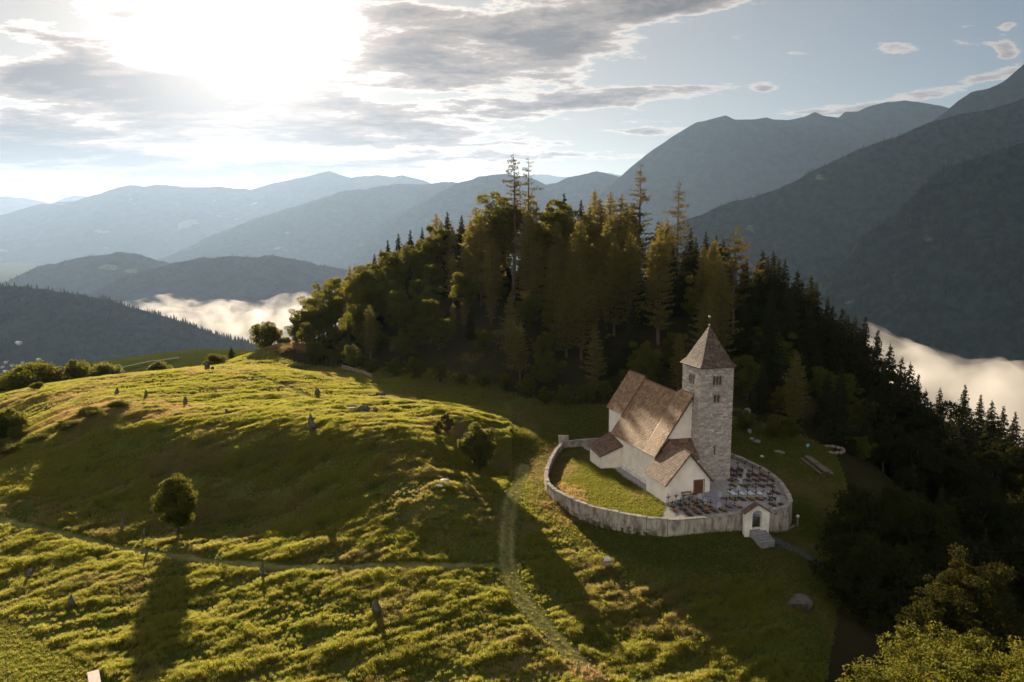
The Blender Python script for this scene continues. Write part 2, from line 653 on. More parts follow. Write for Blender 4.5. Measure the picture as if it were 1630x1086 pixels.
def ground_fields(x, y):
    """detailed height plus the colour / growth fields of the near ground"""
    z = base_h(x, y)
    r = np.hypot(x, y)
    near = 1 - smooth(240, 330, r)
    inside = in_poly(x, y, YARD)
    d_main = seg_dist(x, y, PATHS['main'])
    d_low = seg_dist(x, y, PATHS['lower'])
    d_top = seg_dist(x, y, PATHS['top'])
    wob = fbm(x / 1.7, y / 1.7, 3, 31) * 0.35
    path = np.maximum.reduce([.55 * (1 - smooth(0.5, 1.25, d_main + wob)), 0.9 * (1 - smooth(0.1, 0.35, np.abs(d_main - .55) + .4 * wob)), (0.55 + .4 * vnoise(x * 1.1, y * 1.1, 88)) * (1 - smooth(0.2, 0.75, d_low + wob)), 0.9 * (1 - smooth(0.25, 0.8, d_top + wob))])
    mowed = in_poly(x, y, MOW).astype(float)
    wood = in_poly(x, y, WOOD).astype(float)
    # short grass: dome crown beside the rocks, round the church, in the shade behind
    church_d = np.hypot((x - 22), (y - 104) * 0.95)
    short = np.maximum.reduce([1 - smooth(19, 24, church_d + 2 * wob), ((x > 0) & (y > 108)).astype(float), (x > 14).astype(float) * (1 - smooth(86, 80, y)), smooth(24, 34, x), wood, mowed * 0.9])
    short = np.clip(short, 0, 1)
    clump = fbm((x * .84 + y * .54) / 5.5, (-x * .54 + y * .84) / 2.4, 4, 3)
    strip = 1 - smooth(1.15, 1.75, d_main + .5 * wob)
    short = np.maximum(short, strip)
    lush = np.clip(1 - short - path, 0, 1)
    # tussocks
    sa, sb_ = (x * .84 + y * .54), (-x * .54 + y * .84)
    tus = ridged(sa / 3.6, sb_ / 1.25, 4, 9)
    z = z + near * lush * (0.24 * (tus - 0.45) + 0.18 * clump + 0.11 * (ridged(sa / 1.3, sb_ / .55, 2, 18) - .4) + 0.08 * fbm(x * 1.3, y * 1.3, 2, 8))
    z = z + near * (0.05 * fbm(x * 0.9, y * 0.9, 3, 12) + 0.35 * fbm(x / 14, y / 14, 2, 14) * (1 - inside))
    # the lower meadow has hummocks and small hollows
    z = z + near * lush * (1 - smooth(84, 92, y)) * 0.26 * fbm(x / 6, y / 4, 3, 21)
    # farther ground rough
    z = z + (1 - near) * smooth(300, 900, r) * 14 * fbm(x / 160, y / 160, 5, 41)
    z = z - path * 0.03 * near
    z = np.where(inside, yard_ground(x, y) + 0.04 * fbm(x / 2, y / 2, 2, 51), z)
    dry = np.clip(fbm(x / 9, y / 7, 4, 61) * 1.3 + 0.15, 0, 1) * 0.5
    # drier straw-coloured grass on the left shoulder, on the bank by the wood and at the knoll's end
    for cx, cy, rx_, ry_, w in ((-62, 120, 24, 9, 1.0), (-56, 196, 9, 8, 1.0), (-9, 117, 8, 8, .85), (6.5, 100, 4.5, 9, .8), (-80, 135, 20, 12, .6)):
        dry = np.maximum(dry, w * np.exp(-((x - cx) / rx_) ** 2 - ((y - cy) / ry_) ** 2) * (0.75 + 0.5 * fbm(x / 3, y / 2, 3, 66)))
    dry = np.clip(dry, 0, 1)
    grow = np.clip(lush * (0.45 + 0.9 * clump + 0.8 * (tus - 0.4)) + 0.08, 0.03, 1) * near * (1 - inside) * (1 - path * 0.95)
    grow = np.where(wood > 0, 0.0, grow) * (1 - .9 * (1 - smooth(.5, 1.1, np.minimum(d_low, d_top) + wob)))
    shortg = np.clip(short * 0.9 + inside * 1.0, 0, 1) * near * (1 - wood) * (1 - 0.85 * path) * (1 - 0.5 * strip)
    gravel = gravel_mask(x, y, inside)
    shortg = np.where(inside, np.where(gravel, 0.0, 0.9), shortg)
    seen = (np.abs(np.arctan2(x, y)) < math.radians(39)) & (r > 48) & (r < 215) & (y > 0) & ((x < 48) | (y > 95)) & (x < 58)
    grow, shortg = grow * seen, shortg * seen * (1 - smooth(130, 170, r)) * (r < 150)
    grow = np.where(r > 140, grow * 0.7, grow) * (1 - smooth(150, 215, r) * 0.6)
    dry = dry * np.where(seen, 1.0, 0.3)
    return z, path, dry, wood, grow, shortg, gravel.astype(float)


# ------------------------------------------------------------------ ground sheet
fine_a = np.radians(np.concatenate([np.arange(-44, 41.01, 0.135)]))
coarse_a = np.radians(np.concatenate([np.arange(44, 316, 4.0)]))
ANG = np.concatenate([fine_a, coarse_a])
RAD = [3.0, 20, 34, 44, 50]
while RAD[-1] < 42000:
    r_ = RAD[-1]
    if r_ < 165:
        RAD.append(r_ + 0.20 * (r_ / 60) ** 1.15)
    elif r_ < 260:
        RAD.append(r_ + 1.2)
    elif r_ < 520:
        RAD.append(r_ + 3.5)
    else:
        RAD.append(r_ * 1.05)
RAD = np.array(RAD)
AA, RR = np.meshgrid(ANG, RAD)
GX, GY = (RR * np.sin(AA)).ravel(), (RR * np.cos(AA)).ravel()
GZ, g_path, g_dry, g_wood, g_grow, g_short, g_gravel = ground_fields(GX, GY)
nA, nR = len(ANG), len(RAD)
i_, j_ = np.meshgrid(np.arange(nR - 1), np.arange(nA), indexing='ij')
jn = (j_ + 1) % nA
FQ = np.stack([i_ * nA + j_, i_ * nA + jn, (i_ + 1) * nA + jn, (i_ + 1) * nA + j_], -1).reshape(-1, 4)
_ar = np.abs(np.gradient(RR, axis=0) * RR * np.gradient(AA, axis=1)).ravel()
print('instances grow', (g_grow * _ar).sum(), 'short', (g_short * _ar).sum(), 'dry', (np.clip((g_dry - .35) / .35, 0, 1) * _ar)[np.hypot(GX, GY) < 215].sum())
print('ground verts', len(GX), 'faces', len(FQ))
me = quick_mesh('ground', np.stack([GX, GY, GZ], 1), FQ, 4)
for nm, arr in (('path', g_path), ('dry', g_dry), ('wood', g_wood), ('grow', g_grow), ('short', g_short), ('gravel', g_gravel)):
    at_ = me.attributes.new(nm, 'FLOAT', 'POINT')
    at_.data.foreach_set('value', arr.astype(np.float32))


def attr(nt, name):
    a = nt.nodes.new('ShaderNodeAttribute')
    a.attribute_name = name
    return N(nt, a.outputs['Fac'])


m_ground, nt, b = new_mat('meadow_ground')
b.inputs['Specular IOR Level'].default_value = 0.0
n1 = mnoise(nt, 0.25, 5)
n2 = mnoise(nt, 2.2, 6, 0.7)
c = mixc(nt, n2.step(0.35, 0.65), (0.034, 0.050, 0.009), (0.060, 0.072, 0.013))
c = mixc(nt, n1.step(0.35, 0.7) * 0.5, c, (0.060, 0.066, 0.014))
c = mixc(nt, (attr(nt, 'dry') * 0.8), c, (0.16, 0.125, 0.055))
c = mixc(nt, (attr(nt, 'path') * (n2.step(.25, .7) * 0.6 + 0.4)), c, (0.24, 0.215, 0.085))
c = mixc(nt, attr(nt, 'gravel'), c, mixc(nt, n2.step(.3, .7), (0.24, 0.22, 0.21), (0.36, 0.34, 0.33)))
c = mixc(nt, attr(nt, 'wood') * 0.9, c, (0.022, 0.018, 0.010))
nt.links.new(c, b.inputs['Base Color'])
bump(nt, b, mnoise(nt, 6.0, 6, 0.75), 0.7, 0.12)
ground = link('ground', me, m_ground, None, True)
tag(ground, 'grassy alpine hilltop sinking to the valley floor', None, None, 'structure')


# ------------------------------------------------------------------ mountains
def slope_mat(name, dark, mid, meadow, rock, scale, mscale, meadow_amt=0.66, rock_amt=0.7, gain=1.0):
    m, nt, b = new_mat(name)
    b.inputs['Specular IOR Level'].default_value = 0.0
    n1 = mnoise(nt, scale, 8, 0.7)
    n2 = mnoise(nt, mscale, 5, 0.55)
    c = mixc(nt, n1.step(0.38, 0.62), dark, mid)
    c = mixc(nt, n2.step(meadow_amt, meadow_amt + 0.03), c, meadow)
    n3 = mnoise(nt, mscale * 2.3, 7, 0.7)
    c = mixc(nt, n3.step(rock_amt, rock_amt + 0.06), c, rock)
    nt.links.new(c, b.inputs['Base Color'])
    bump(nt, b, n1, 0.6, 0.35 / scale)
    return m


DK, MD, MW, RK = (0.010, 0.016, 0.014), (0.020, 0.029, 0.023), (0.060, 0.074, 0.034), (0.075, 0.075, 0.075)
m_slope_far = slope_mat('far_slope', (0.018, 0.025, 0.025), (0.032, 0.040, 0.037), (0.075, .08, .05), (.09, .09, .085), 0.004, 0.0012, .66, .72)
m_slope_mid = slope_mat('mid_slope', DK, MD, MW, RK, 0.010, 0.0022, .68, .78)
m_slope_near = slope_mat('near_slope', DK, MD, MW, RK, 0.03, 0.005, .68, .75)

RANGES = {}


def mountain(name, label, sky_px, Y, front, base, m, seed, rough=0.03, spur=0.25, back=0.6, nx=640, ny=90, spur_n=7.0, crestn=0.012):
    """a range whose crest follows the skyline sky_px as seen at distance Y, falling to base over `front` metres towards us"""
    P = np.array(sky_px, float)
    px = np.linspace(P[0, 0], P[-1, 0], nx)
    py = np.interp(px, P[:, 0], P[:, 1])
    k = np.ones(3) / 3
    py = np.convolve(np.pad(py, 1, 'edge'), k, 'valid')
    D = np.array([ray(a, b_) for a, b_ in zip(px, py)])
    X = D[:, 0] * Y
    Z = CAM_Z + D[:, 2] * Y
    Z = Z + Y * crestn * fbm(X / (Y * 0.03), X * 0 + seed, 4, seed) * 0.3
    s = np.linspace(0, 1, ny) ** 0.8                              # 0 foot .. 1 crest
    S2 = np.concatenate([s, 1 + np.linspace(0.06, 1, 14)])
    XX, SS = np.meshgrid(X, S2)
    ZC = np.tile(Z, (len(S2), 1))
    yy = np.where(SS <= 1, Y - front * (1 - SS), Y + (SS - 1) * front * back)
    prof = np.where(SS <= 1, SS, 1 - (SS - 1) * 0.9)
    w = (ZC.mean() - base)
    sp = ridged((XX + 0.25 * w * np.sin(SS * 2.2)) / (w * 10 / spur_n), yy / (w * 3.2), 5, seed + 3) - 0.45
    h = base + (ZC - base) * np.clip(prof, 0, 1) ** 0.92
    off = np.clip(1 - np.abs(prof - 0.5) * 2, 0, 1) ** 0.6
    ends = smooth(0, 0.02, (XX - X[0]) / (X[-1] - X[0])) * 1.0
    h = h + (w * spur * sp) * off
    h = h + w * rough * fbm(XX / (w * 0.12), yy / (w * 0.12), 5, seed + 9) * np.clip(off * 2 + 0.12, 0, 1)
    yy = yy + w * spur * 0.8 * sp * off
    V = np.stack([XX.ravel(), yy.ravel(), h.ravel()], 1)
    a, c_ = np.meshgrid(np.arange(len(S2) - 1), np.arange(nx - 1), indexing='ij')
    F = np.stack([a * nx + c_, a * nx + c_ + 1, (a + 1) * nx + c_ + 1, (a + 1) * nx + c_], -1).reshape(-1, 4)
    me = quick_mesh(name, V, F, 4)
    # tree cover weight for the tree scatter: everywhere on the side towards us
    o = link(name, me, m, None, True)
    tag(o, label, None, None, 'structure')
    RANGES[label] = o
    return o


FLOOR = -640.0
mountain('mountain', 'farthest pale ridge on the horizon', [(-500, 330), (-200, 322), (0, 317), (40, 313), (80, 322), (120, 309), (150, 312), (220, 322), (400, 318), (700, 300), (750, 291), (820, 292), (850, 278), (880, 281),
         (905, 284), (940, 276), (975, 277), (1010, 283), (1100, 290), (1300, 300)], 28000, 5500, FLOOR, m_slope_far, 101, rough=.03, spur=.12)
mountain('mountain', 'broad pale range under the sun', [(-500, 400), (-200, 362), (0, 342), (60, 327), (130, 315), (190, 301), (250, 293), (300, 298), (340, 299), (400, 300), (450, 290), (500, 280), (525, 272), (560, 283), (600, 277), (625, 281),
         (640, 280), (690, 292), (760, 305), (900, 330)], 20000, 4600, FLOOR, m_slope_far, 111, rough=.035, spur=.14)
mountain('mountain', 'long wooded ridge in the middle distance', [(150, 520), (230, 450), (300, 398), (350, 372), (400, 350), (450, 332), (510, 315), (560, 304), (620, 297), (660, 294), (720, 291), (760, 296), (1000, 340)], 14000, 3300, FLOOR, m_slope_mid, 121, rough=.03, spur=.12)
mountain('mountain', 'wooded ridge behind the larches', [(480, 470), (560, 400), (600, 362), (650, 335), (720, 298), (760, 284), (800, 280), (835, 282), (870, 295), (905, 283), (950, 273), (985, 282), (1020, 300), (1100, 340), (1250, 400)], 11500, 2700, FLOOR, m_slope_mid, 131, rough=.03, spur=.12)
mountain('mountain', 'low dark hill with mist on its shoulder', [(-100, 500), (20, 452), (60, 427), (100, 415), (140, 407), (190, 402), (240, 408), (290, 425), (340, 455), (420, 500)], 7500, 1300, FLOOR, m_slope_mid, 141, rough=.03, spur=.12)
mountain('mountain', 'dark wooded hill above the left fog bank', [(90, 520), (140, 472), (190, 445), (240, 428), (300, 415), (360, 410), (430, 409), (500, 420), (620, 440), (800, 470), (1000, 520)], 6200, 1300, FLOOR, m_slope_mid, 151, rough=.025, spur=.1)
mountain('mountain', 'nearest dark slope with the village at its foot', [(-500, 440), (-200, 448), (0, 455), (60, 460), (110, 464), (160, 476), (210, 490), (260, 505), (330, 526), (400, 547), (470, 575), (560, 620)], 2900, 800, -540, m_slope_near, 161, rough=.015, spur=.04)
mountain('mountain', 'high ridge catching the light shafts', [(840, 420), (900, 370), (960, 305), (1000, 270), (1030, 245), (1060, 224), (1085, 209), (1110, 195), (1135, 190), (1155, 183), (1170, 190), (1200, 190), (1220, 186), (1232, 190), (1255, 191), (1280, 187),
         (1297, 179), (1310, 185), (1335, 188), (1345, 178), (1365, 178), (1380, 171), (1410, 163), (1440, 160), (1470, 164), (1500, 168), (1540, 180), (1800, 215)], 9500, 2000, FLOOR, m_slope_mid, 171, rough=.035, spur=.14, crestn=.004)
mountain('mountain', 'steep summit at the right edge', [(1380, 290), (1440, 220), (1500, 182), (1525, 162), (1545, 148), (1575, 140), (1590, 134), (1605, 124), (1630, 102), (1700, 50), (1800, 20), (2000, 60), (2200, 100)], 6000, 1500, FLOOR, m_slope_mid, 181, rough=.05, spur=.14, crestn=.006)
mountain('mountain', 'long wooded shoulder falling to the left', [(960, 430), (1050, 372), (1110, 341), (1160, 325), (1200, 316), (1250, 297), (1300, 270), (1370, 240), (1430, 215), (1480, 196), (1530, 182), (1580, 174), (1610, 165), (1680, 130), (1900, 60), (2200, 40)], 3900, 1050, FLOOR, m_slope_near, 191, rough=.03, spur=.09)
mountain('mountain', 'nearest dark forested mountainside on the right', [(1200, 560), (1290, 470), (1370, 385), (1420, 340), (1480, 285), (1520, 262), (1580, 243), (1630, 228), (1750, 180), (1950, 120), (2200, 90)], 2600, 640, -480, m_slope_near, 201, rough=.035, spur=.10)


# ------------------------------------------------------------------ trees
m_bark = plain('bark', (0.07, 0.05, 0.035), (0.035, 0.026, 0.02), 6, bmp=.5)
m_bark_pale = plain('larch_bark', (0.13, 0.09, 0.06), (0.06, 0.042, 0.03), 6, bmp=.5)
m_larch = leafy('larch_needles', (0.070, 0.070, 0.018), (0.105, 0.085, 0.024), (0.34, 0.31, 0.07))
m_spruce = leafy('spruce_needles', (0.018, 0.026, 0.012), (0.034, 0.036, 0.014), (0.05, 0.05, 0.014), tfac=.3)
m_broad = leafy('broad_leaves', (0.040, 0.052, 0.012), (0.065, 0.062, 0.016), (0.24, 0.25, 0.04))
m_broad_gold = leafy('yellow_green_leaves', (0.060, 0.066, 0.012), (0.085, 0.078, 0.016), (0.18, 0.19, 0.03))  # yellower and lighter than the broad leaves
m_broad_shade = leafy('shade_darkened_leaves', (0.016, 0.022, 0.008), (0.026, 0.028, 0.010), (0.035, 0.035, 0.008), tfac=.3)  # broad leaf colour darkened to stand in for the wood's shade
m_shrub = leafy('shrub_leaves', (0.045, 0.055, 0.016), (0.075, 0.065, 0.024), (0.26, 0.27, 0.07))


def leaf_cloud(C, size, g, flat=0.0, aspect=1.6):
    """one small bent-free leaf quad at every centre, turned at random"""
    n = len(C)
    a = g.normal(size=(n, 3))
    if flat:
        a[:, 2] *= (1 - flat)
    a /= np.linalg.norm(a, axis=1)[:, None] + 1e-9
    b_ = g.normal(size=(n, 3))
    b_ -= (a * b_).sum(1)[:, None] * a
    b_ /= np.linalg.norm(b_, axis=1)[:, None] + 1e-9
    s = (size * g.uniform(0.6, 1.3, n))[:, None]
    a = a * s * 0.5 * aspect
    b_ = b_ * s * 0.5 / aspect * 1.3
    V = np.stack([C - a, C + b_ * 0.9 - a * 0.1, C + a, C - b_ * 0.9 + a * 0.1], 1).reshape(-1, 3)
    return V, np.arange(4 * n).reshape(-1, 4)


def broadleaf_meshes(seed, R, H, clumps=70, per=150, leaf=0.27, trunk_h=0.18, spread=1.0, clump_r=0.26, lobes=0.3):
    """crown of leaf clumps in an uneven ellipsoid; R half width, H full height"""
    g = np.random.default_rng(seed)
    z0 = H * trunk_h
    cz, rz = (z0 + H) / 2, (H - z0) / 2
    cs = []
    while len(cs) < clumps:
        d = g.normal(size=3)
        d /= np.linalg.norm(d)
        lob = 1 + lobes * math.sin(3 * math.atan2(d[1], d[0]) + seed) * math.cos(2.3 * d[2] + seed * .7) + g.uniform(-lobes, lobes) * 0.5
        rr = g.uniform(0.35, 1.0) ** 0.6 * lob
        p = np.array([d[0] * R * spread, d[1] * R * spread, d[2] * rz]) * rr * 0.86
        if d[2] < -0.5:
            p[:2] *= 0.8
        cs.append(p + np.array([0, 0, cz]))
    cs = np.array(cs)
    cr = R * clump_r
    C = []
    for c in cs:
        k = int(per * g.uniform(0.6, 1.4))
        d = g.normal(size=(k, 3))
        d /= np.linalg.norm(d, axis=1)[:, None]
        r_ = cr * g.uniform(0.7, 1.35) * g.uniform(0.55, 1.0, k)[:, None]
        q = c + d * r_ * np.array([1.15, 1.15, 0.8])
        C.append(q)
    C = np.concatenate(C)
    C = C[C[:, 2] > 0.15 * z0]
    V, F = leaf_cloud(C, leaf, g)
    crown = quick_mesh('broadleaf_crown', V, F, 4)
    mb = MB()
    r0 = max(0.09, H * 0.022)
    lean = g.normal(size=2) * H * 0.015
    mb.tube([(0, 0, -0.8), (0, 0, 0), (lean[0], lean[1], z0 + H * .15), (lean[0] * 2, lean[1] * 2, H * .55), (lean[0] * 2, lean[1] * 2, H * .85)],
            [r0 * 1.5, r0 * 1.25, r0 * .9, r0 * .55, r0 * .12], 8)
    for c in cs[g.permutation(len(cs))[:16]]:
        zb = min(c[2] * 0.75, z0 * 0.7 + g.uniform(0.05, 0.45) * H)
        mb.tube([(lean[0], lean[1], zb), (c[0] * .5, c[1] * .5, (zb + c[2]) / 2 + .04 * H), tuple(c)], [r0 * .4, r0 * .25, r0 * .08], 5, False)
    return crown, mb.mesh('trunk')


def conifer_meshes(seed, R, H, kind='spruce', bare=0.08, thin=1.0, step=None, leaf=None):
    g = np.random.default_rng(seed)
    mb = MB()
    r0 = H * 0.014 + 0.05
    bend = g.normal(size=2) * H * 0.008
    tr = [(bend[0] * math.sin(t * 3), bend[1] * math.sin(t * 3), H * t) for t in np.linspace(0, 1, 7)]
    mb.tube([(0, 0, -1.2)] + tr, [r0 * 1.3] + [r0 * (1 - t) + 0.02 for t in np.linspace(0, 1, 7)], 7)
    C, SZ_ = [], []
    z = H * bare
    stp = step or (0.50 if kind == 'spruce' else 0.62)
    ang = 0
    while z < H * 0.985:
        t = (z - H * bare) / (H * (1 - bare))
        if kind == 'spruce':
            L0 = R * (1 - t) ** 0.85 * g.uniform(.8, 1.15) * (0.85 + 0.15 * min(1, t * 6))
            nb, droop = int(7 + 3 * (1 - t)), 0.30
        else:
            L0 = R * (1 - t) ** 0.62 * (0.45 + 0.55 * min(1, t * 2.5))
            nb, droop = 5, 0.05
        for k in range(nb):
            ang += 2.399963 + g.normal() * 0.3
            if g.random() > thin:
                continue
            L = max(0.25, L0 * g.uniform(0.6, 1.18) * (1 if kind == 'spruce' else g.uniform(0.7, 1.35)))
            rise = g.uniform(-.06, .12) if kind != 'spruce' else 0.0
            ux, uy = math.cos(ang), math.sin(ang)
            zj = z + g.uniform(-.5, .5) * stp
            n = max(3, int(L / (0.075 if kind == 'spruce' else 0.06)))
            s = np.sort(g.uniform(0.12, 1.0, n))
            zz_ = zj - droop * L * s ** 1.3 + (0.12 * L * s ** 3 if kind == 'spruce' else 0.18 * L * s ** 2.2) + rise * L * s
            P = np.stack([ux * L * s, uy * L * s, zz_], 1)
            side = g.normal(size=(n, 1)) * L * 0.17 * (1.1 - s[:, None] * 0.5)
            P = P + side * np.array([-uy, ux, 0])
            P[:, 2] += g.normal(size=n) * 0.07 - (0.1 if kind == 'spruce' else 0.16) * np.abs(g.normal(size=n))
            C.append(P)
            SZ_.append(np.full(n, (leaf or (0.34 if kind == 'spruce' else 0.27)) * (.45 + .55 * min(1, L / 2.2))))
            if kind != 'spruce' or k % 3 == 0:
                e = L * 0.9
                mb.bar((0, 0, zj), (ux * e, uy * e, zj - droop * e + 0.12 * e + rise * e), max(0.035, r0 * 0.16 * (1 - t) + 0.02))
        z += stp * g.uniform(0.8, 1.2) * (1.0 - 0.45 * t)
    C = np.concatenate(C)
    V, F = leaf_cloud(C, np.concatenate(SZ_), g, 0.25, 1.5)
    return quick_mesh(kind + '_crown', V, F, 4), mb.mesh('trunk')


def make_tree(name, meshes, leafm, barkm, loc, label, cat='tree', group=None, scale=1.0, rz=0.0, zscale=1.0):
    t = thing(name, loc, label, cat, group, rz)
    t.scale = (scale, scale, scale * zscale)
    crown, trunk = meshes
    for me_, mm in ((crown, leafm), (trunk, barkm)):
        if not me_.materials:
            me_.materials.append(mm)
    for nm, me_ in (('crown', crown), ('trunk', trunk)):
        o = bpy.data.objects.new(nm, me_)
        o.parent = t
        COL.objects.link(o)
    return t


def place(px, py, Y=None):
    """ground point whose base is seen at the pixel; or the ground under the sight line at depth Y"""
    if Y is None:
        p = hit(px, py)
    else:
        d = ray(px, py)
        p = np.array([d[0] * Y, Y, 0.0])
    p[2] = ground_at(p[0], p[1])
    return p


SPR = [conifer_meshes(40 + i, R, H, 'spruce', .03) for i, (R, H) in enumerate(((4.5, 17), (3.7, 15), (4.6, 19), (3.6, 12)))]
LAR = [conifer_meshes(60 + i, R, H, 'larch', b, th) for i, (R, H, b, th) in enumerate(((4.8, 24, .12, 1.0), (4.3, 21, .2, .95), (5.2, 26, .16, 1.0), (4.2, 19, .1, 1.0)))]
BRD = [broadleaf_meshes(80 + i, R, H, 62, 190, .23, .16, 1.05, .205, .5) for i, (R, H) in enumerate(((3.6, 10), (4.2, 12), (3.0, 8.5), (4.6, 11)))]
SHR = [broadleaf_meshes(90 + i, R, H, 60, 190, .12, .03, 1.0, .3) for i, (R, H) in enumerate(((1.5, 2.4), (1.9, 2.6)))]

# --- the trees that stand out one by one
OPEN_LARCH = [conifer_meshes(301, 4.6, 30, 'larch', .30, .7, .95, .27), conifer_meshes(302, 4.4, 29, 'larch', .4, .5, 1.0, .22),
              conifer_meshes(303, 4.6, 27, 'larch', .25, .7, 1.0, .27), conifer_meshes(304, 4.9, 25, 'larch', .2, .66, .8, .22), conifer_meshes(305, 6.0, 21, 'larch', .3, .64, .95, .26)]


def top_tree(name, meshes, leafm, barkm, px, py_top, Y, H, label, group=None, zmin=None):
    """a tree whose tip shows at (px, py_top) at depth Y and whose height is H (scaled to reach the ground there)"""
    p = at(px, py_top, Y)
    g_ = ground_at(p[0], p[1])
    s = max(0.4, min(1.8, (p[2] - g_) / H))
    return make_tree(name, meshes, leafm, barkm, (p[0], p[1], g_ - 0.1), label, 'tree', group, s, random.uniform(0, 6))


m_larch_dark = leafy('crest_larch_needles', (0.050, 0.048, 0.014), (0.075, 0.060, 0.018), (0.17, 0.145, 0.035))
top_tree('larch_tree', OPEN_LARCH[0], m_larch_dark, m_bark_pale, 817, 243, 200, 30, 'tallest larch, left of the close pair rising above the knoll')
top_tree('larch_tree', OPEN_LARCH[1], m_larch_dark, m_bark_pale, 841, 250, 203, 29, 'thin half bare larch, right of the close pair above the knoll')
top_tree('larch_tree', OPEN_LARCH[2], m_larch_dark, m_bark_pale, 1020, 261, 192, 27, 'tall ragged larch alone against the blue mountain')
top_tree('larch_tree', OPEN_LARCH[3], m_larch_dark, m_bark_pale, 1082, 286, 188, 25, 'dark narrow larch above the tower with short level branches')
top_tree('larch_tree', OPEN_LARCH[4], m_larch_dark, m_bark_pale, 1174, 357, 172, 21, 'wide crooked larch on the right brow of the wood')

taken = [(o.location.x, o.location.y) for o in COL.objects if o.type == 'EMPTY']

# --- skyline of the wood: (px, py_top, Y, kind)
SKYL = [(478, 492, 203, 'b'), (498, 470, 206, 'b'), (520, 452, 208, 'b'), (541, 437, 208, 'b'), (556, 424, 209, 'l'), (575, 420, 208, 'b'), (596, 403, 210, 's'), (606, 395, 211, 'l'), (617, 382, 214, 's'), (634, 371, 212, 's'), (653, 366, 212, 's'),
        (672, 362, 212, 's'), (694, 338, 205, 'l'), (712, 337, 212, 's'), (735, 342, 214, 's'), (757, 327, 203, 'l'), (776, 320, 207, 'l'), (795, 308, 210, 'b'), (846, 304, 206, 'l'), (872, 322, 212, 's'), (898, 307, 214, 's'), (884, 318, 206, 'b'),
        (925, 318, 213, 's'), (947, 300, 202, 'l'), (972, 304, 205, 'l'), (990, 308, 200, 'l'), (1006, 322, 203, 'l'), (1048, 350, 204, 's'), (1062, 346, 200, 'l'), (1100, 362, 196, 's'), (1124, 368, 196, 's'), (1140, 372, 194, 's'), (1152, 380, 192, 's'),
        (1215, 396, 190, 's'), (1232, 398, 191, 's'), (1250, 412, 190, 's'), (1270, 428, 186, 's'), (1292, 436, 186, 's'), (1318, 470, 184, 's'), (1342, 487, 180, 's'), (1362, 500, 178, 's'), (1378, 503, 176, 's'), (1398, 524, 172, 's'),
        (1418, 546, 168, 's'), (1436, 566, 164, 's'), (1450, 575, 160, 's'), (1462, 596, 157, 's'), (1474, 618, 154, 's')]
KIND = {'s': ('spruce_tree', SPR, m_spruce, m_bark, 16), 'l': ('larch_tree', LAR, m_larch, m_bark_pale, 22), 'b': ('broadleaf_tree', BRD, m_broad, m_bark, 10.5)}
LAB = {'s': 'dark pointed spruce among many on the wooded knoll', 'l': 'feathery golden green larch among many on the wooded knoll', 'b': 'bushy rounded broadleaf tree among many on the wooded knoll'}
GRP = {'s': 'spruces covering the wooded knoll', 'l': 'larches covering the wooded knoll', 'b': 'broadleaf trees covering the wooded knoll'}
HTS = {'s': (17, 15, 19, 12), 'l': (24, 21, 26, 19), 'b': (10, 12, 8.5, 11)}
forest_n = 0
LOOK = {'s': 'dark pointed spruce', 'l': 'feathery golden green larch', 'b': 'bushy rounded broadleaf tree'}


def zone_label(k, px, crest, foot):
    side = ('far left' if px < 560 else 'left flank' if px < 690 else 'left of the twin larches' if px < 810 else 'right of the twin larches' if px < 930 else
            'above the church nave' if px < 1060 else 'above the bell tower' if px < 1190 else 'right shoulder' if px < 1330 else 'low right ridge')
    where = 'on the skyline' if crest else ('at the foot of the wood' if foot else 'on the wooded slope')
    return '%s %s, %s' % (LOOK[k], where, side)




def light_ceiling(x, y):
    """how high a crown can stand at (x, y) while the low sun still reaches the meadow, the churchyard lawn and the nave roof"""
    xl = x + .335 * (y - 100)
    if xl < -7:
        return .262 * (y - 161) + 5
    if xl < 19:
        return .262 * (y - 107) - 1.5
    if xl < 24:
        return .262 * (y - 107) + 5
    return 999


for px, pt, Y, k in SKYL:
    nm, protos, lm, bm, _h = KIND[k]
    i = random.randrange(4)
    p = at(px, pt, Y)
    while p[2] > light_ceiling(p[0], p[1]) and Y < 285:
        Y += 2
        p = at(px, pt, Y)
    g_ = ground_at(p[0], p[1])
    s = (p[2] - g_) / HTS[k][i]
    if s < 0.3:
        continue
    s_ = min(s, 1.6)
    make_tree(nm, protos[i], lm, bm, (p[0], p[1], p[2] - s_ * HTS[k][i]), LAB[k], 'tree', GRP[k], s_, random.uniform(0, 6))['label'] = zone_label(k, px, True, False)
    taken.append((p[0], p[1]))
    forest_n += 1

# second rank just below the skyline closes the gaps between the tips
for px, pt, Y, k in SKYL:
    for off, dn in ((8, 16), (-9, 24)):
        px2, pt2, Y2 = px + off, pt + dn + random.uniform(-4, 8), Y - 4
        k2 = {'s': 'b' if px < 760 else 's', 'l': 'l', 'b': 'b'}[k] if random.random() < .75 else 'l'
        if px > 1200:
            k2 = 's'
        p = at(px2, pt2, Y2)
        while p[2] > light_ceiling(p[0], p[1]) and Y2 < 280:
            Y2 += 2
            p = at(px2, pt2, Y2)
        if forest_n >= 130 or min((p[0] - a) ** 2 + (p[1] - b_) ** 2 for a, b_ in taken) < 2.2 ** 2:
            continue
        nm, protos, lm, bm, _h = KIND[k2]
        i = random.randrange(4)
        s = (p[2] - ground_at(p[0], p[1])) / HTS[k2][i]
        if s < .35:
            continue
        s_ = min(s, 1.6)
        make_tree(nm, protos[i], lm, bm, (p[0], p[1], p[2] - s_ * HTS[k2][i]), LAB[k2], 'tree', GRP[k2], s_, random.uniform(0, 6))['label'] = zone_label(k2, px2, True, False).replace('on the skyline', 'just under the skyline')
        taken.append((p[0], p[1]))
        forest_n += 1
print('skyline', forest_n)

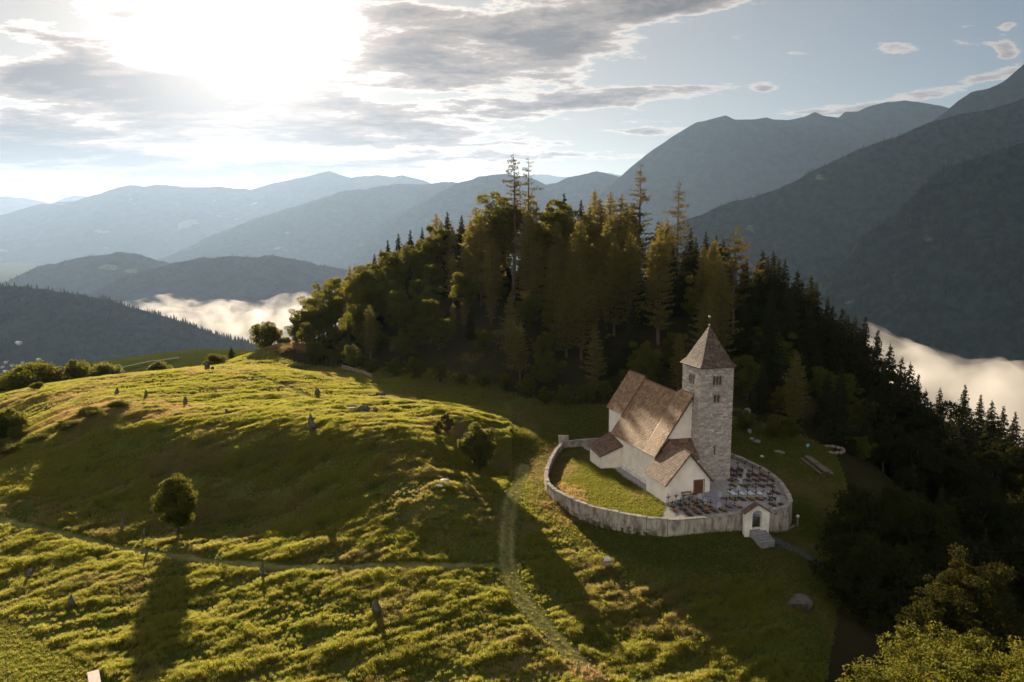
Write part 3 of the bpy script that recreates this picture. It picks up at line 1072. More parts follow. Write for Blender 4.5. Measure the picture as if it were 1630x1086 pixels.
# --- the mass of the wood on the slope towards us
EDGE = [(-66, 200), (-55, 187), (-42, 183), (-28, 176), (-14, 170), (-4, 161), (8, 152), (22, 145), (36, 141), (47, 134), (54, 126), (60, 150), (84, 150), (88, 180), (60, 215), (24, 226), (0, 250), (-30, 255), (-62, 235)]
tries = 0
gs = np.random.default_rng(5)
# canopy ceiling by pixel column, so trees on the slope stay under the skyline of the photograph
SKYC = np.array([(440, 570), (466, 540), (480, 490), (520, 452), (560, 430), (600, 402), (640, 372), (700, 345), (760, 330), (820, 308), (870, 318), (940, 308), (1000, 318), (1060, 350), (1110, 372), (1160, 385), (1220, 398), (1290, 440), (1350, 500), (1400, 530), (1440, 572), (1480, 630), (1520, 680), (1700, 700)], float)


def pixel_of(p):
    x, y, z = p[0], p[1], p[2] - CAM_Z
    f = y * CP - z * SP
    u = y * SP + z * CP
    return 815 + F_PX * x / f, 543 - F_PX * u / f


while forest_n < 275 and tries < 20000:
    tries += 1
    x, y = gs.uniform(-66, 90), gs.uniform(124, 256)
    if not in_poly(np.array([x]), np.array([y]), EDGE)[0]:
        continue
    dmin = min((x - a) ** 2 + (y - b_) ** 2 for a, b_ in taken)
    if dmin < gs.uniform(3.0, 5.6) ** 2:
        continue
    z = ground_at(x, y)
    px, _ = pixel_of((x, y, z))
    f_left = smooth(760, 600, px)
    r = gs.random()
    edge = float(seg_dist(np.array([x]), np.array([y]), EDGE[:12])[0]) < 7
    if px < 690:
        k = 'b' if r < 0.8 else ('s' if r < .9 else 'l')
    elif px < 1180:
        k = 'l' if r < 0.52 else ('s' if r < .72 else 'b')
        if edge:
            k = 'b' if r < .65 else 'l'
    else:
        k = 's' if r < .6 else ('b' if r < .9 else 'l')
    i = int(gs.integers(4))
    s = gs.uniform(.75, 1.05) * (0.75 if edge else 1.0)
    ceil_py = np.interp(px, SKYC[:, 0], SKYC[:, 1]) + gs.uniform(4, 30)
    zmax = min(at(px, ceil_py, y)[2], light_ceiling(x, y) + gs.uniform(-1.5, .3))
    s = min(s, (zmax - z) / HTS[k][i])
    if s < 0.35:
        if zmax - z > 3.0:
            k, s = 'b', (zmax - z) / HTS['b'][i]
        else:
            continue
    nm, protos, lm, bm, _h = KIND[k]
    make_tree(nm, protos[i], lm, bm, (x, y, z - .3), LAB[k], 'tree', GRP[k], s, gs.uniform(0, 6), gs.uniform(.92, 1.08))['label'] = zone_label(k, px, False, edge)
    taken.append((x, y))
    forest_n += 1
# bushy fringe where the wood meets the grass
for n_, (px, pb) in enumerate(((505, 578), (560, 590), (590, 596), (625, 600), (660, 606), (700, 612), (735, 616), (770, 622), (805, 628), (838, 640), (868, 648), (900, 650), (935, 646), (965, 640), (1000, 636), (1190, 690), (1235, 700), (1265, 702), (1350, 712), (1372, 735))):
    q = hit(px, pb)
    i = n_ % 4
    s = random.uniform(.38, .62)
    make_tree('broadleaf_tree', BRD[i], m_broad, m_bark, (q[0], q[1] + 1.5, ground_at(q[0], q[1] + 1.5) - 1.6 * s - .3), 'low bushy tree in the fringe where the wood meets the grass', 'tree', 'low trees fringing the foot of the wood', s, n_ * 1.9)
print('forest', forest_n, tries)

BRD_SHADE = [(c_.copy(), t_) for c_, t_ in BRD]
for c_, t_ in BRD_SHADE:
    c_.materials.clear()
# --- far right: spruces against the fog, and the dark slope under them
for n_, (px, pt, Y) in enumerate(((1497, 617, 200), (1537, 612, 205), (1562, 628, 210), (1580, 636, 206), (1598, 646, 212), (1617, 655, 205), (1640, 660, 205), (1515, 650, 190), (1548, 655, 190), (1660, 650, 210), (1482, 640, 180), (1700, 660, 200))):
    p = at(px, pt, Y)
    i = n_ % 4
    g_ = ground_at(p[0], p[1])
    s = min(1.5, (p[2] - g_) / HTS['s'][i])
    make_tree('spruce_tree', SPR[i], m_spruce, m_bark, (p[0], p[1], p[2] - s * HTS['s'][i]), 'black spruce silhouette in the row against the white fog', 'tree', 'spruces against the white fog', s, n_ * 1.3)
for n_, (px, pt, Y) in enumerate(((1500, 700, 150), (1540, 720, 140), (1590, 700, 150), (1640, 720, 150), (1460, 690, 138), (1440, 740, 120), (1500, 770, 115), (1560, 780, 118), (1620, 790, 115), (1680, 780, 120), (1700, 840, 90), (1640, 850, 92),
                                  (1570, 840, 95), (1500, 830, 95), (1410, 680, 140), (1380, 660, 138), (1350, 690, 128), (1390, 720, 128), (1330, 660, 138), (1470, 640, 150), (1430, 620, 152), (1480, 800, 100), (1530, 900, 78), (1450, 900, 80), (1600, 900, 78))):
    p = at(px, pt, Y)
    i = n_ % 4
    k = 'b' if n_ % 3 else 's'
    nm, protos, lm, bm, _h = KIND[k]
    protos = BRD_SHADE if k == 'b' else protos
    lm = m_broad_shade if k == 'b' else lm
    g_ = ground_at(p[0], p[1])
    s = min(1.9, (p[2] - g_) / HTS[k][i])
    if s > .2:
        make_tree(nm, protos[i], lm, bm, (p[0], p[1], p[2] - s * HTS[k][i]), 'dark tree in the shaded wood below the right of the church', 'tree', 'trees in the dark wood on the right', s, n_ * 1.7)

# --- the clump right of the tarmac path and the sunlit crowns in the lower right corner: finer leaves, they are near
m_dim = leafy('shade_dimmed_leaves', (0.018, 0.024, 0.008), (0.030, 0.032, 0.010), (0.06, 0.06, 0.012))  # leaf colour dimmed, the shade on these crowns is painted in
NEARB = [broadleaf_meshes(120 + i, R, H, 120, 120, .24, .2, 1.0, .2) for i, (R, H) in enumerate(((4.6, 15), (4.0, 13)))]
for n_, (px, pt, Y, s, lab) in enumerate((
        (1372, 772, 92, 1.0, 'leafy tree at the left edge of the dark clump beside the picnic lawn'),
        (1424, 765, 97, 1.0, 'tallest rounded crown of the dark clump beside the picnic lawn'),
        (1462, 784, 90, 1.0, 'dark crown at the right of the clump beside the picnic lawn'),
        (1352, 842, 84, .9, 'low leafy tree where the tarmac path goes under the branches'),
        (1400, 850, 80, 1.0, 'dark tree in front of the clump beside the picnic lawn'))):
    p = at(px, pt, Y)
    H_ = (15, 13)[n_ % 2]
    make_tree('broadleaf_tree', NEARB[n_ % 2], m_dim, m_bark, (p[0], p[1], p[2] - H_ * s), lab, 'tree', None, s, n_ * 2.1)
GOLD = [broadleaf_meshes(140 + i, R, H, 190, 150, .17, .3, 1.0, .155) for i, (R, H) in enumerate(((4.4, 15), (3.8, 14), (5.0, 16)))]
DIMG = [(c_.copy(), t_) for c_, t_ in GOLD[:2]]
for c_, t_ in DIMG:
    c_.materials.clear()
for n_, (px, pt, Y, s, lab) in enumerate((
        (1556, 886, 60, .80, 'tree with a sunlit left edge rising behind the yellow crowns'),
        (1500, 930, 55, .70, 'half shaded tree between the dark wood and the yellow crowns'),
        (1490, 1012, 47, .85, 'sunlit yellow green crown, leftmost in the corner'),
        (1552, 1006, 50, .8, 'sunlit yellow green crown in the middle of the corner group'),
        (1616, 1026, 46, .9, 'sunlit yellow green crown at the right edge of the frame'),
        (1440, 1055, 43, .75, 'yellow crown cut by the bottom edge, beside the dark hollow'),
        (1540, 1040, 42, .85, 'broad yellow crown cut by the bottom edge of the picture'),
        (1655, 1040, 43, .9, 'yellow crown in the extreme lower right corner'))):
    p = at(px, pt, Y)
    H_ = (15, 14, 16)[n_ % 3]
    make_tree('broadleaf_tree', GOLD[n_ % 3] if n_ > 1 else DIMG[n_], m_broad_gold if n_ > 1 else m_dim, m_bark, (p[0], p[1], p[2] - H_ * s), lab, 'tree', None, s, n_ * 2.4)

# --- single trees and bushes in the meadow
M1 = broadleaf_meshes(201, 2.45, 7.4, 150, 170, .15, .05, 1.0, .23, .12)
p = place(285, 850)
make_tree('field_tree', M1, m_broad_gold, m_bark, p, 'small round tree on the dark slope with sunlit leaves on top', 'tree')
M2 = broadleaf_meshes(202, 2.6, 7.2, 150, 150, .17, .06, 1.0, .22, .12)
p = place(763, 752)
make_tree('field_tree', M2, m_shrub, m_bark, p, 'dense rounded tree beside the mown track left of the church', 'tree')
M3 = broadleaf_meshes(203, 1.15, 3.4, 46, 120, .13, .04, 1.0, .28)
p = place(712, 690)
make_tree('shrub', M3, m_shrub, m_bark, p, 'upright shrub with pale lit tips at the end of the knoll', 'shrub')
p = place(697, 695)
make_tree('shrub', M3, m_broad_gold, m_bark, p, 'lower greener shrub pressed against the pale tipped one', 'shrub', None, .8, 2.0)
M4 = broadleaf_meshes(204, 4.6, 9.4, 110, 110, .30, .08, 1.0, .2, .12)
p = at(425, 556, 206)
make_tree('field_tree', M4, m_broad, m_bark, (p[0], p[1], ground_at(p[0], p[1]) - 0.6), 'round solitary tree on the crest against the mist', 'tree', None, .96)
BUSH = [
    # px, base py, Y, height m, width scale, mesh, mat, label
    (453, 556, 200, 3.6, 1.4, 0, m_broad, 'low bush filling the gap between solitary tree and wood'),
    (369, 572, 205, 4.6, 1.0, 's', m_spruce, 'small pointed conifer on the far edge of the meadow'),
    (346, 578, 190, 3.0, 1.3, 1, m_broad, 'dark rounded bush left of the small pointed conifer'),
    (387, 566, 200, 1.6, 1.6, 0, m_shrub, 'low bush between small conifer and solitary tree'),
    (330, 582, 185, 1.2, 1.4, 1, m_shrub, 'tiny bush behind the group of standing stones'),
    (252, 590, 190, 2.4, 1.5, 0, m_shrub, 'brown bush on the skyline of the grassy dome'),
    (170, 602, 185, 4.2, 1.15, 1, m_shrub, 'pale airy bush beside the white roofed shed'),
    (123, 608, 180, 5.0, 1.0, 0, m_broad, 'upright green bush between two larger thickets'),
    (100, 612, 178, 3.0, 1.3, 1, m_broad, 'small dark bush left of the upright green one'),
    (142, 612, 178, 2.4, 1.6, 0, m_shrub, 'low reddish brown bush on the dome rim'),
    (52, 622, 168, 6.6, 1.25, 1, m_broad, 'large dark thicket at the left end of the meadow'),
    (32, 626, 160, 5.0, 1.2, 0, m_broad, 'left part of the large dark thicket'),
    (80, 618, 170, 4.6, 1.3, 0, m_shrub, 'brownish bush leaning on the right of the dark thicket'),
    (60, 640, 145, 1.4, 1.2, 1, m_broad, 'low sunlit bush below the large dark thicket'),
    (8, 680, 118, 4.0, 1.0, 0, m_broad, 'tall bush cut by the left edge of the picture'),
    (30, 684, 116, 1.8, 1.2, 1, m_broad, 'olive bush on the left rim beside the frame edge'),
    (-30, 690, 112, 3.0, 1.3, 1, m_broad, 'dark bush behind the left frame edge'),
    (190, 676, 120, 1.3, 1.8, 0, m_shrub, 'scrub on the rim where the shaded slope begins'),
    (150, 688, 117, 1.5, 2.0, 1, m_shrub, 'brown scrub along the shadowed rim, middle of three'),
    (110, 700, 114, 1.4, 2.0, 0, m_shrub, 'lowest scrub on the shadowed rim'),
    (60, 712, 112, 1.3, 2.0, 1, m_shrub, 'ragged scrub on the left rim in half shade'),
    (20, 722, 110, 1.5, 1.8, 0, m_shrub, 'ragged scrub near the left edge of the frame'),
    (533, 582, 183, 3.2, .8, 1, m_broad, 'upright bush in front of the wood by the rail fence'),
    (515, 572, 188, 2.0, 1.3, 0, m_broad, 'low bush at the foot of the wood near the rail fence'),
]
TOPS = {453: 537, 369: 551, 346: 563, 387: 561, 330: 574, 252: 575, 170: 577, 123: 573, 100: 589, 142: 592, 52: 576, 32: 588, 80: 586, 8: 650, 32: 588}
for px, pb, Y, h_, wsc, mi, mm, lab in BUSH:
    d = ray(px, pb)
    x, y = d[0] * Y, Y
    z = ground_at(x, y)
    if px in TOPS:
        h0 = h_
        h_ = float(np.clip(at(px, TOPS[px], Y)[2] - z, .8, 11))
        wsc = wsc * min(1.0, max(.45, (h0 / h_) ** .8))
    if mi == 's':
        make_tree('conifer', SPR[3], mm, m_bark, (x, y, z), lab, 'tree', None, h_ / 12, 1.0).scale = (h_ / 9,) * 2 + (h_ / 12,)
    else:
        src = SHR[mi]
        cm = src[0].copy()
        cm.materials.clear()
        t = make_tree('bush', (cm, src[1]), mm, m_bark, (x, y, z - .1), lab, 'bush', None, 1.0, px * .1)
        H_ = (2.4, 2.6)[mi]
        t.scale = (h_ / H_ * wsc, h_ / H_ * wsc, h_ / H_)


# ------------------------------------------------------------------ grass
def tuft_mesh(name, blades, h, w, spread, lean, g, segs=2):
    V, F = [], []
    for _ in range(blades):
        a = g.uniform(0, 2 * math.pi)
        r_ = spread * math.sqrt(g.random())
        x, y = r_ * math.cos(a), r_ * math.sin(a)
        b_ = g.uniform(0, math.pi)
        wx, wy = math.cos(b_) * w / 2, math.sin(b_) * w / 2
        la = g.uniform(0, 2 * math.pi)
        ll = lean * g.uniform(0.3, 1.4) * h
        hh = h * g.uniform(0.55, 1.15)
        i0 = len(V)
        V += [(x - wx, y - wy, -.05), (x + wx, y + wy, -.05)]
        V += [(x + ll * .3 * math.cos(la) + wx * .8, y + ll * .3 * math.sin(la) + wy * .8, hh * .6), (x + ll * .3 * math.cos(la) - wx * .8, y + ll * .3 * math.sin(la) - wy * .8, hh * .6)]
        V += [(x + ll * math.cos(la), y + ll * math.sin(la), hh)]
        F += [(i0, i0 + 1, i0 + 2, i0 + 3), (i0 + 3, i0 + 2, i0 + 4)]
    me = bpy.data.meshes.new(name)
    me.from_pydata(V, [], F)
    return me


def scatter(name, me, m, target, density, attr_name, smin, smax, seed, label, tilt=0.15, thresh=None, zscale=None, kind='stuff'):
    """object whose mesh is strewn over the target's surface, denser where the attribute is high"""
    o = link(name, me, m)
    tag(o, label, None, None, kind)
    ng = bpy.data.node_groups.new(name + '_strewn', 'GeometryNodeTree')
    ng.interface.new_socket('Geometry', in_out='INPUT', socket_type='NodeSocketGeometry')
    ng.interface.new_socket('Geometry', in_out='OUTPUT', socket_type='NodeSocketGeometry')
    nd, lk = ng.nodes.new, ng.links.new
    gi, go = nd('NodeGroupInput'), nd('NodeGroupOutput')
    oi = nd('GeometryNodeObjectInfo')
    oi.transform_space = 'RELATIVE'
    oi.inputs['Object'].default_value = target
    dp = nd('GeometryNodeDistributePointsOnFaces')
    dp.distribute_method = 'RANDOM'
    dp.inputs['Seed'].default_value = seed
    lk(oi.outputs['Geometry'], dp.inputs['Mesh'])
    na = nd('GeometryNodeInputNamedAttribute')
    na.data_type = 'FLOAT'
    na.inputs['Name'].default_value = attr_name
    mu = nd('ShaderNodeMath')
    mu.operation = 'MULTIPLY'
    mu.inputs[1].default_value = density
    src = na.outputs[0]
    if thresh is not None:
        mr = nd('ShaderNodeMapRange')
        mr.inputs['From Min'].default_value = thresh
        mr.inputs['From Max'].default_value = min(1.0, thresh + .35)
        lk(src, mr.inputs[0])
        src = mr.outputs[0]
    lk(src, mu.inputs[0])
    lk(mu.outputs[0], dp.inputs['Density'])
    ip = nd('GeometryNodeInstanceOnPoints')
    lk(dp.outputs['Points'], ip.inputs['Points'])
    lk(gi.outputs[0], ip.inputs['Instance'])
    rv = nd('FunctionNodeRandomValue')
    rv.data_type = 'FLOAT_VECTOR'
    rv.inputs[0].default_value = (-tilt, -tilt, 0)
    rv.inputs[1].default_value = (tilt, tilt, 6.283)
    rv.inputs['Seed'].default_value = seed + 3
    lk(rv.outputs[0], ip.inputs['Rotation'])
    rs = nd('FunctionNodeRandomValue')
    rs.data_type = 'FLOAT'
    rs.inputs[2].default_value = smin
    rs.inputs[3].default_value = smax
    rs.inputs['Seed'].default_value = seed + 5
    ms = nd('ShaderNodeMath')
    ms.operation = 'MULTIPLY'
    lk(rs.outputs[1], ms.inputs[0])
    m2 = nd('ShaderNodeMapRange')
    m2.inputs['To Min'].default_value = 0.45
    m2.inputs['To Max'].default_value = 1.1
    lk(na.outputs[0], m2.inputs[0])
    lk(m2.outputs[0], ms.inputs[1])
    lk(ms.outputs[0], ip.inputs['Scale'])
    lk(ip.outputs[0], go.inputs[0])
    md = o.modifiers.new('strewn', 'NODES')
    md.node_group = ng
    return o


def grass_mat(name, c1, c2, t1, tf=0.55):
    m = leafy(name, c1, c2, t1, 0.5, tf)
    return m


gg = np.random.default_rng(77)
m_grass = grass_mat('meadow_grass', (0.050, 0.066, 0.010), (0.10, 0.095, 0.018), (0.46, 0.52, 0.07))
m_dry = grass_mat('dry_grass', (0.16, 0.125, 0.05), (0.12, 0.10, 0.04), (0.55, 0.42, 0.18))
m_turf = grass_mat('short_turf', (0.040, 0.055, 0.012), (0.060, 0.066, 0.016), (0.30, 0.35, 0.06))
m_weed = leafy('meadow_weeds', (0.05, 0.08, 0.012), (0.07, 0.09, 0.014), (0.40, 0.42, 0.05), 1.0, .5)
PATCH = [(.07, .48, .62, .75, (0.11, 0.085, 0.035), (0.55, 0.43, 0.17)), (.5, .52, .68, .7, (0.028, 0.045, 0.010), (0.18, 0.26, 0.04)), (1.6, .55, .7, .5, (0.10, 0.075, 0.04), (0.34, 0.26, 0.11))]
m_grass = leafy('meadow_grass', (0.050, 0.066, 0.012), (0.095, 0.092, 0.022), (0.50, 0.52, 0.10), 0.5, 0.58, PATCH)
m_turf = leafy('short_turf', (0.040, 0.055, 0.012), (0.060, 0.066, 0.016), (0.28, 0.31, 0.06), .5, .55, PATCH[:1])
scatter('meadow_grass', tuft_mesh('meadow_tuft', 26, .36, .035, .24, .6, gg), m_grass, ground, 30.0, 'grow', .6, 1.35, 1, 'long lush meadow grass growing in tussocks')
scatter('short_grass', tuft_mesh('turf_tuft', 22, .11, .04, .30, .4, gg), m_turf, ground, 22.0, 'short', .7, 1.3, 2, 'short turf on mown ground')
scatter('dry_grass', tuft_mesh('dry_tuft', 16, .46, .035, .22, .5, gg), m_dry, ground, 24.0, 'dry', .5, 1.15, 4, 'straw coloured grass on the dry banks', thresh=.35)
# broad-leaved weeds
wv = []
V, F = leaf_cloud(gg.normal(size=(26, 3)) * np.array([.17, .17, .08]) + np.array([0, 0, .30]), .11, gg, 0.0)
F = [tuple(f) for f in F]
wme = bpy.data.meshes.new('weed')
wme.from_pydata([tuple(v) for v in V], [], F)
scatter('meadow_weeds', wme, m_weed, ground, 2.0, 'grow', .5, 1.2, 9, 'broad leaved weeds standing in the meadow', thresh=.6)


# ------------------------------------------------------------------ the church
BETA = math.radians(17.0)
G0 = (19.2, 103.1)
CU, SU = math.cos(BETA), math.sin(BETA)


def L2W(u, v, z=0.0):
    return (G0[0] + u * CU - v * SU, G0[1] + u * SU + v * CU, z)


m_plaster = plain('lime_plaster', (0.86, 0.79, 0.68), (0.68, 0.61, 0.51), .6, bmp=.35, bdist=.04, lo=.3, hi=.75)
m_plaster_cool = plain('weathered_plaster', (0.76, 0.70, 0.61), (0.56, 0.51, 0.44), .9, bmp=.4, bdist=.04)
m_shingle = plain('wooden_shingles', (0.23, 0.125, 0.062), (0.12, 0.070, 0.040), 1.2, rough=.75, island=(0.40, 0.25, 0.14), spec=.3, bmp=.4, bdist=.01, stretch=(1, 1, 4))
m_shingle_dark = plain('old_grey_shingles', (0.13, 0.074, 0.045), (0.070, 0.043, 0.030), 1.2, rough=.75, island=(0.26, 0.155, 0.11), spec=.3)
m_slate = plain('stone_tiles', (0.085, 0.058, 0.042), (0.05, 0.036, 0.028), 1.5, rough=.75, island=(0.20, 0.14, 0.11), spec=.25)
m_stone = plain('tower_stone', (0.46, 0.40, 0.35), (0.24, 0.19, 0.16), 2.5, island=(0.62, 0.56, 0.50), bmp=.8, bdist=.05)
m_mortar = plain('mortar', (0.30, 0.265, 0.23), (0.21, 0.18, 0.155), 2.0, bmp=.6, bdist=.03)
m_wood = plain('brown_wood', (0.17, 0.075, 0.03), (0.10, 0.045, 0.02), 2.0, stretch=(6, 6, .6), rough=.6)
m_wood_pale = plain('weathered_wood', (0.30, 0.20, 0.13), (0.18, 0.12, 0.08), 3.0, stretch=(.7, 6, 6), rough=.7)
m_dark = plain('dark_inside', (0.012, 0.010, 0.009), (0.008, .008, .008))
m_metal = plain('gilded_metal', (0.55, 0.42, 0.2), (0.4, 0.3, 0.15), rough=.3, spec=.8)
m_iron = plain('wrought_iron', (0.035, 0.03, 0.03), (0.02, 0.018, 0.018), rough=.5, spec=.5)

church = thing('church', L2W(0, 0, 0), 'whitewashed church with steep shingle roofs and square stone bell tower', 'church', None, BETA)


def shingled(name, quads, m, row=.34, wid=.32, th=.035, parent=church, slab=.16, seed=1, stuff=True):
    """roof part: slab under each quad (eaveL, eaveR, ridgeR, ridgeL) and overlapping shingles on top"""
    sl = MB()
    sv, sf = [], []
    g = np.random.default_rng(seed)
    for q in quads:
        q = [np.array(p, float) for p in q]
        nrm_ = np.cross(q[1] - q[0], q[3] - q[0])
        nrm_ /= np.linalg.norm(nrm_)
        sl.prism([p - nrm_ * slab for p in q], nrm_ * slab)
        L = max(np.linalg.norm(q[3] - q[0]), np.linalg.norm(q[2] - q[1]))
        nr = max(2, int(L / row))
        for r_ in range(nr):
            t0, t1 = r_ / nr, (r_ + 1.25) / nr
            t1 = min(t1, 1.0)
            a0, b0 = q[0] + (q[3] - q[0]) * t0, q[1] + (q[2] - q[1]) * t0
            a1, b1 = q[0] + (q[3] - q[0]) * t1, q[1] + (q[2] - q[1]) * t1
            W_ = np.linalg.norm(b0 - a0)
            if W_ < .05:
                continue
            nc = max(1, int(W_ / wid))
            cuts = (np.arange(nc + 1) + g.uniform(-.25, .25, nc + 1) + (r_ % 2) * .5) / nc
            cuts = np.clip(cuts, 0, 1)
            for c_ in range(-1, nc):
                s0 = 0.0 if c_ < 0 else cuts[c_]
                s1 = cuts[c_ + 1]
                if s1 - s0 < .015:
                    continue
                gap = .012 / max(W_, .5)
                lift = th * g.uniform(.8, 1.7)
                sk = g.uniform(-.05, .05) / nr
                p0 = a0 + (b0 - a0) * (s0 + gap) - (q[3] - q[0]) * (sk if 0 < r_ else 0)
                p1 = a0 + (b0 - a0) * (s1 - gap) - (q[3] - q[0]) * (sk if 0 < r_ else 0)
                p2 = a1 + (b1 - a1) * (s1 - gap)
                p3 = a1 + (b1 - a1) * (s0 + gap)
                i0 = len(sv)
                sv += [p0 + nrm_ * lift, p1 + nrm_ * lift, p2 + nrm_ * .006, p3 + nrm_ * .006, p0, p1]
                sf += [(i0, i0 + 1, i0 + 2, i0 + 3), (i0 + 4, i0 + 5, i0 + 1, i0)]
    roof = sl.build(name, m, parent)
    me_ = bpy.data.meshes.new('shingle')
    me_.from_pydata([tuple(v) for v in sv], [], sf)
    me_.update()
    o = link('shingle', me_, m, roof)
    o['kind'] = 'stuff'
    return roof


W2, RZ, EZ = 5.5, 11.7, 3.95          # half width, ridge and eave height of the nave
# nave walls
nave = MB()
wz = lambda e, rz, ez, hw: rz - (rz - ez) * e / hw
nave.prism([(0.25, .02, -1.2), (10.75, .02, -1.2), (10.75, .02, 4.0), (5.5, .02, RZ - .25), (0.25, .02, 4.0)], (0, 14.4, 0))
nave_o = nave.build('nave_wall', m_plaster, church)
pl = MB()
pl.prism([(-.05, -.02, -1.2), (.245, -.02, -1.2), (.245, -.02, .25), (.12, -.02, .25), (-.05, -.02, .05)], (0, 10.6, 0))
pl.build('plinth', m_plaster_cool, church)
ov = .32
rq = []
# the front bay of the roof stands a hand higher than the rest
for sgn in (-1, 1):
    def pt(e, v, z, sgn=sgn):
        return (5.5 + sgn * e, v, z)
    a = [pt(W2 + .05, 3.6, EZ - .05), pt(W2 + .05, 14.45, EZ - .25), pt(0, 14.45, RZ + .12), pt(0, 4.6, RZ)]
    b_ = [pt(W2 + .12, -.35, EZ + .12), pt(W2 + .05, 3.6, EZ - .05), pt(0, 4.6, RZ), pt(0, 3.2, RZ + .62)]
    b2 = [pt(W2 + .12, -.35, EZ + .12), pt(0, 3.2, RZ + .62), pt(0, -.35, RZ + .68)]
    if sgn < 0:
        rq += [[a[1], a[0], a[3], a[2]], [b_[1], b_[0], b_[3], b_[2]]]
        rq += [[b2[0], b2[0], b2[2], b2[1]]]
    else:
        rq += [a, b_]
        rq += [[b2[0], b2[0], b2[1], b2[2]]]


def fix_quads(qs):
    out_ = []
    for q in qs:
        q = [np.array(p, float) for p in q]
        if np.linalg.norm(q[0] - q[1]) < 1e-6:
            q[1] = q[0] + (q[2] - q[3]) * 1e-3
        out_.append(q)
    return out_


shingled('nave_roof', fix_quads(rq), m_shingle, seed=3)
MB().bar((5.5, 4.4, RZ + .07), (5.5, 14.4, RZ + .18), .22, .1).build('ridge_board', m_shingle_dark, church)
MB().bar((5.5, -.36, RZ + .74), (5.5, 3.2, RZ + .70), .24, .1).build('ridge_board', m_shingle, church)
# verge boards on the gable
vb = MB()
vb.bar((5.5, -.36, RZ + .56), (-.12, -.36, EZ + .02), .06, .22, up=(0, 1, 0))
vb.build('verge_board', m_wood, church)

# choir
CR, CE, CW = 12.25, 6.55, 3.9
ch = MB()
ch.prism([(5.5 - 3.55, 14.42, -1.2), (5.5 + 3.55, 14.42, -1.2), (5.5 + 3.55, 14.42, 6.75), (5.5, 14.42, CR - .25), (5.5 - 3.55, 14.42, 6.75)], (0, 5.0, 0))
ch.build('choir_wall', m_plaster, church)
cq = [[(5.5 - CW, 19.8, CE), (5.5 - CW, 14.1, CE), (5.5, 14.1, CR), (5.5, 19.8, CR)], [(5.5 + CW, 14.1, CE), (5.5 + CW, 19.8, CE), (5.5, 19.8, CR), (5.5, 14.1, CR)]]
shingled('choir_roof', cq, m_shingle, seed=5)
MB().bar((5.5, 14.08, CR + .05), (5.5, 19.8, CR + .05), .22, .1).build('ridge_board', m_shingle_dark, church)

# low annex on the left
an = MB()
an.add([(-3.15, 10.6, -1.2), (.24, 10.6, -1.2), (.24, 14.8, -1.2), (-3.15, 14.8, -1.2), (-3.15, 10.6, 1.5), (.24, 10.6, 2.65), (.24, 14.8, 3.55), (-3.15, 14.8, 2.0)],
       [(0, 3, 2, 1), (4, 5, 6, 7), (0, 1, 5, 4), (1, 2, 6, 5), (2, 3, 7, 6), (3, 0, 4, 7)])
an.build('annex_wall', m_plaster, church)
shingled('annex_roof', [[(-3.55, 15.1, 1.98), (-3.55, 10.3, 1.5), (.24, 10.3, 2.86), (.24, 15.1, 3.80)]], m_shingle_dark, seed=7)

# porch
pf0, pf1, pv = -1.13, 5.2, -5.56
pc = (pf0 + pf1) / 2
PR, PE, PW = 5.95, 1.95, 3.5
po = MB()
# front wall with a door opening, cut as pieces round it
D0, D1, DZ0, DZ1 = 2.9, 4.3, .12, 2.15
yf, yb = pv, pv + .45
hh = lambda u: PR - .22 - abs(u - pc) * (PR - PE) / PW
po.prism([(pf0, yf, -1.2), (D0, yf, -1.2), (D0, yf, hh(D0)), (pc, yf, hh(pc)), (pf0, yf, hh(pf0))], (0, .45, 0))
po.prism([(D1, yf, -1.2), (pf1, yf, -1.2), (pf1, yf, hh(pf1)), (D1, yf, hh(D1))], (0, .45, 0))
po.prism([(D0, yf, DZ1), (D1, yf, DZ1), (D1, yf, hh(D1)), (D0, yf, hh(D0))], (0, .45, 0))
po.prism([(D0, yf, -1.2), (D1, yf, -1.2), (D1, yf, DZ0), (D0, yf, DZ0)], (0, .45, 0))
po.box(pf0, pf0 + .45, yb, -.02, -1.2, hh(pf0))
po.box(pf1 - .45, pf1, yb, -2.06, -1.2, hh(pf1))
po.prism([(3.7, -2.25, 3.0), (5.47, -2.25, 2.0), (5.47, -2.25, 3.9), (3.7, -2.25, 3.9)], (0, .2, 0))
po.build('porch_wall', m_plaster, church)
shingled('porch_roof', [[(pc - PW, .0, PE + .02), (pc - PW, pv - .4, PE), (pc, pv - .4, PR), (pc, 0, PR + .35)], [(pc + PW, pv - .4, PE), (pc + PW, -2.1, PE), (pc, -2.1, PR + .2), (pc, pv - .4, PR)],
                        [(pc + 1.75, -2.4, 4.05), (5.47, -2.4, 3.85), (5.47, 0, 6.25), (pc, 0, 6.32)]], m_shingle_dark, seed=9)
MB().bar((pc, pv - .41, PR + .05), (pc, -.02, PR + .40), .2, .09).build('ridge_board', m_shingle_dark, church)
vb = MB()
vb.bar((pc, pv - .41, PR - .08), (pc - PW, pv - .41, PE - .1), .05, .2, up=(0, 1, 0))
vb.bar((pc, pv - .42, PR - .08), (pc + PW, pv - .42, PE - .1), .05, .2, up=(0, 1, 0))
vb.build('verge_board', m_wood, church)
door = MB().box(D0 + .02, D1 - .02, yf + .14, yf + .2, DZ0, DZ1).build('door', m_wood, church)
for k in range(5):
    w_ = (D1 - D0 - .2) / 5
    MB().box(D0 + .1 + k * w_ + .012, D0 + .1 + (k + 1) * w_ - .012, yf + .11, yf + .138, DZ0 + .08, DZ1 - .1).build('plank', m_wood, door)
MB().box(D1 - .3, D1 - .26, yf + .04, yf + .109, 1.1, 1.3).build('handle', m_iron, door)
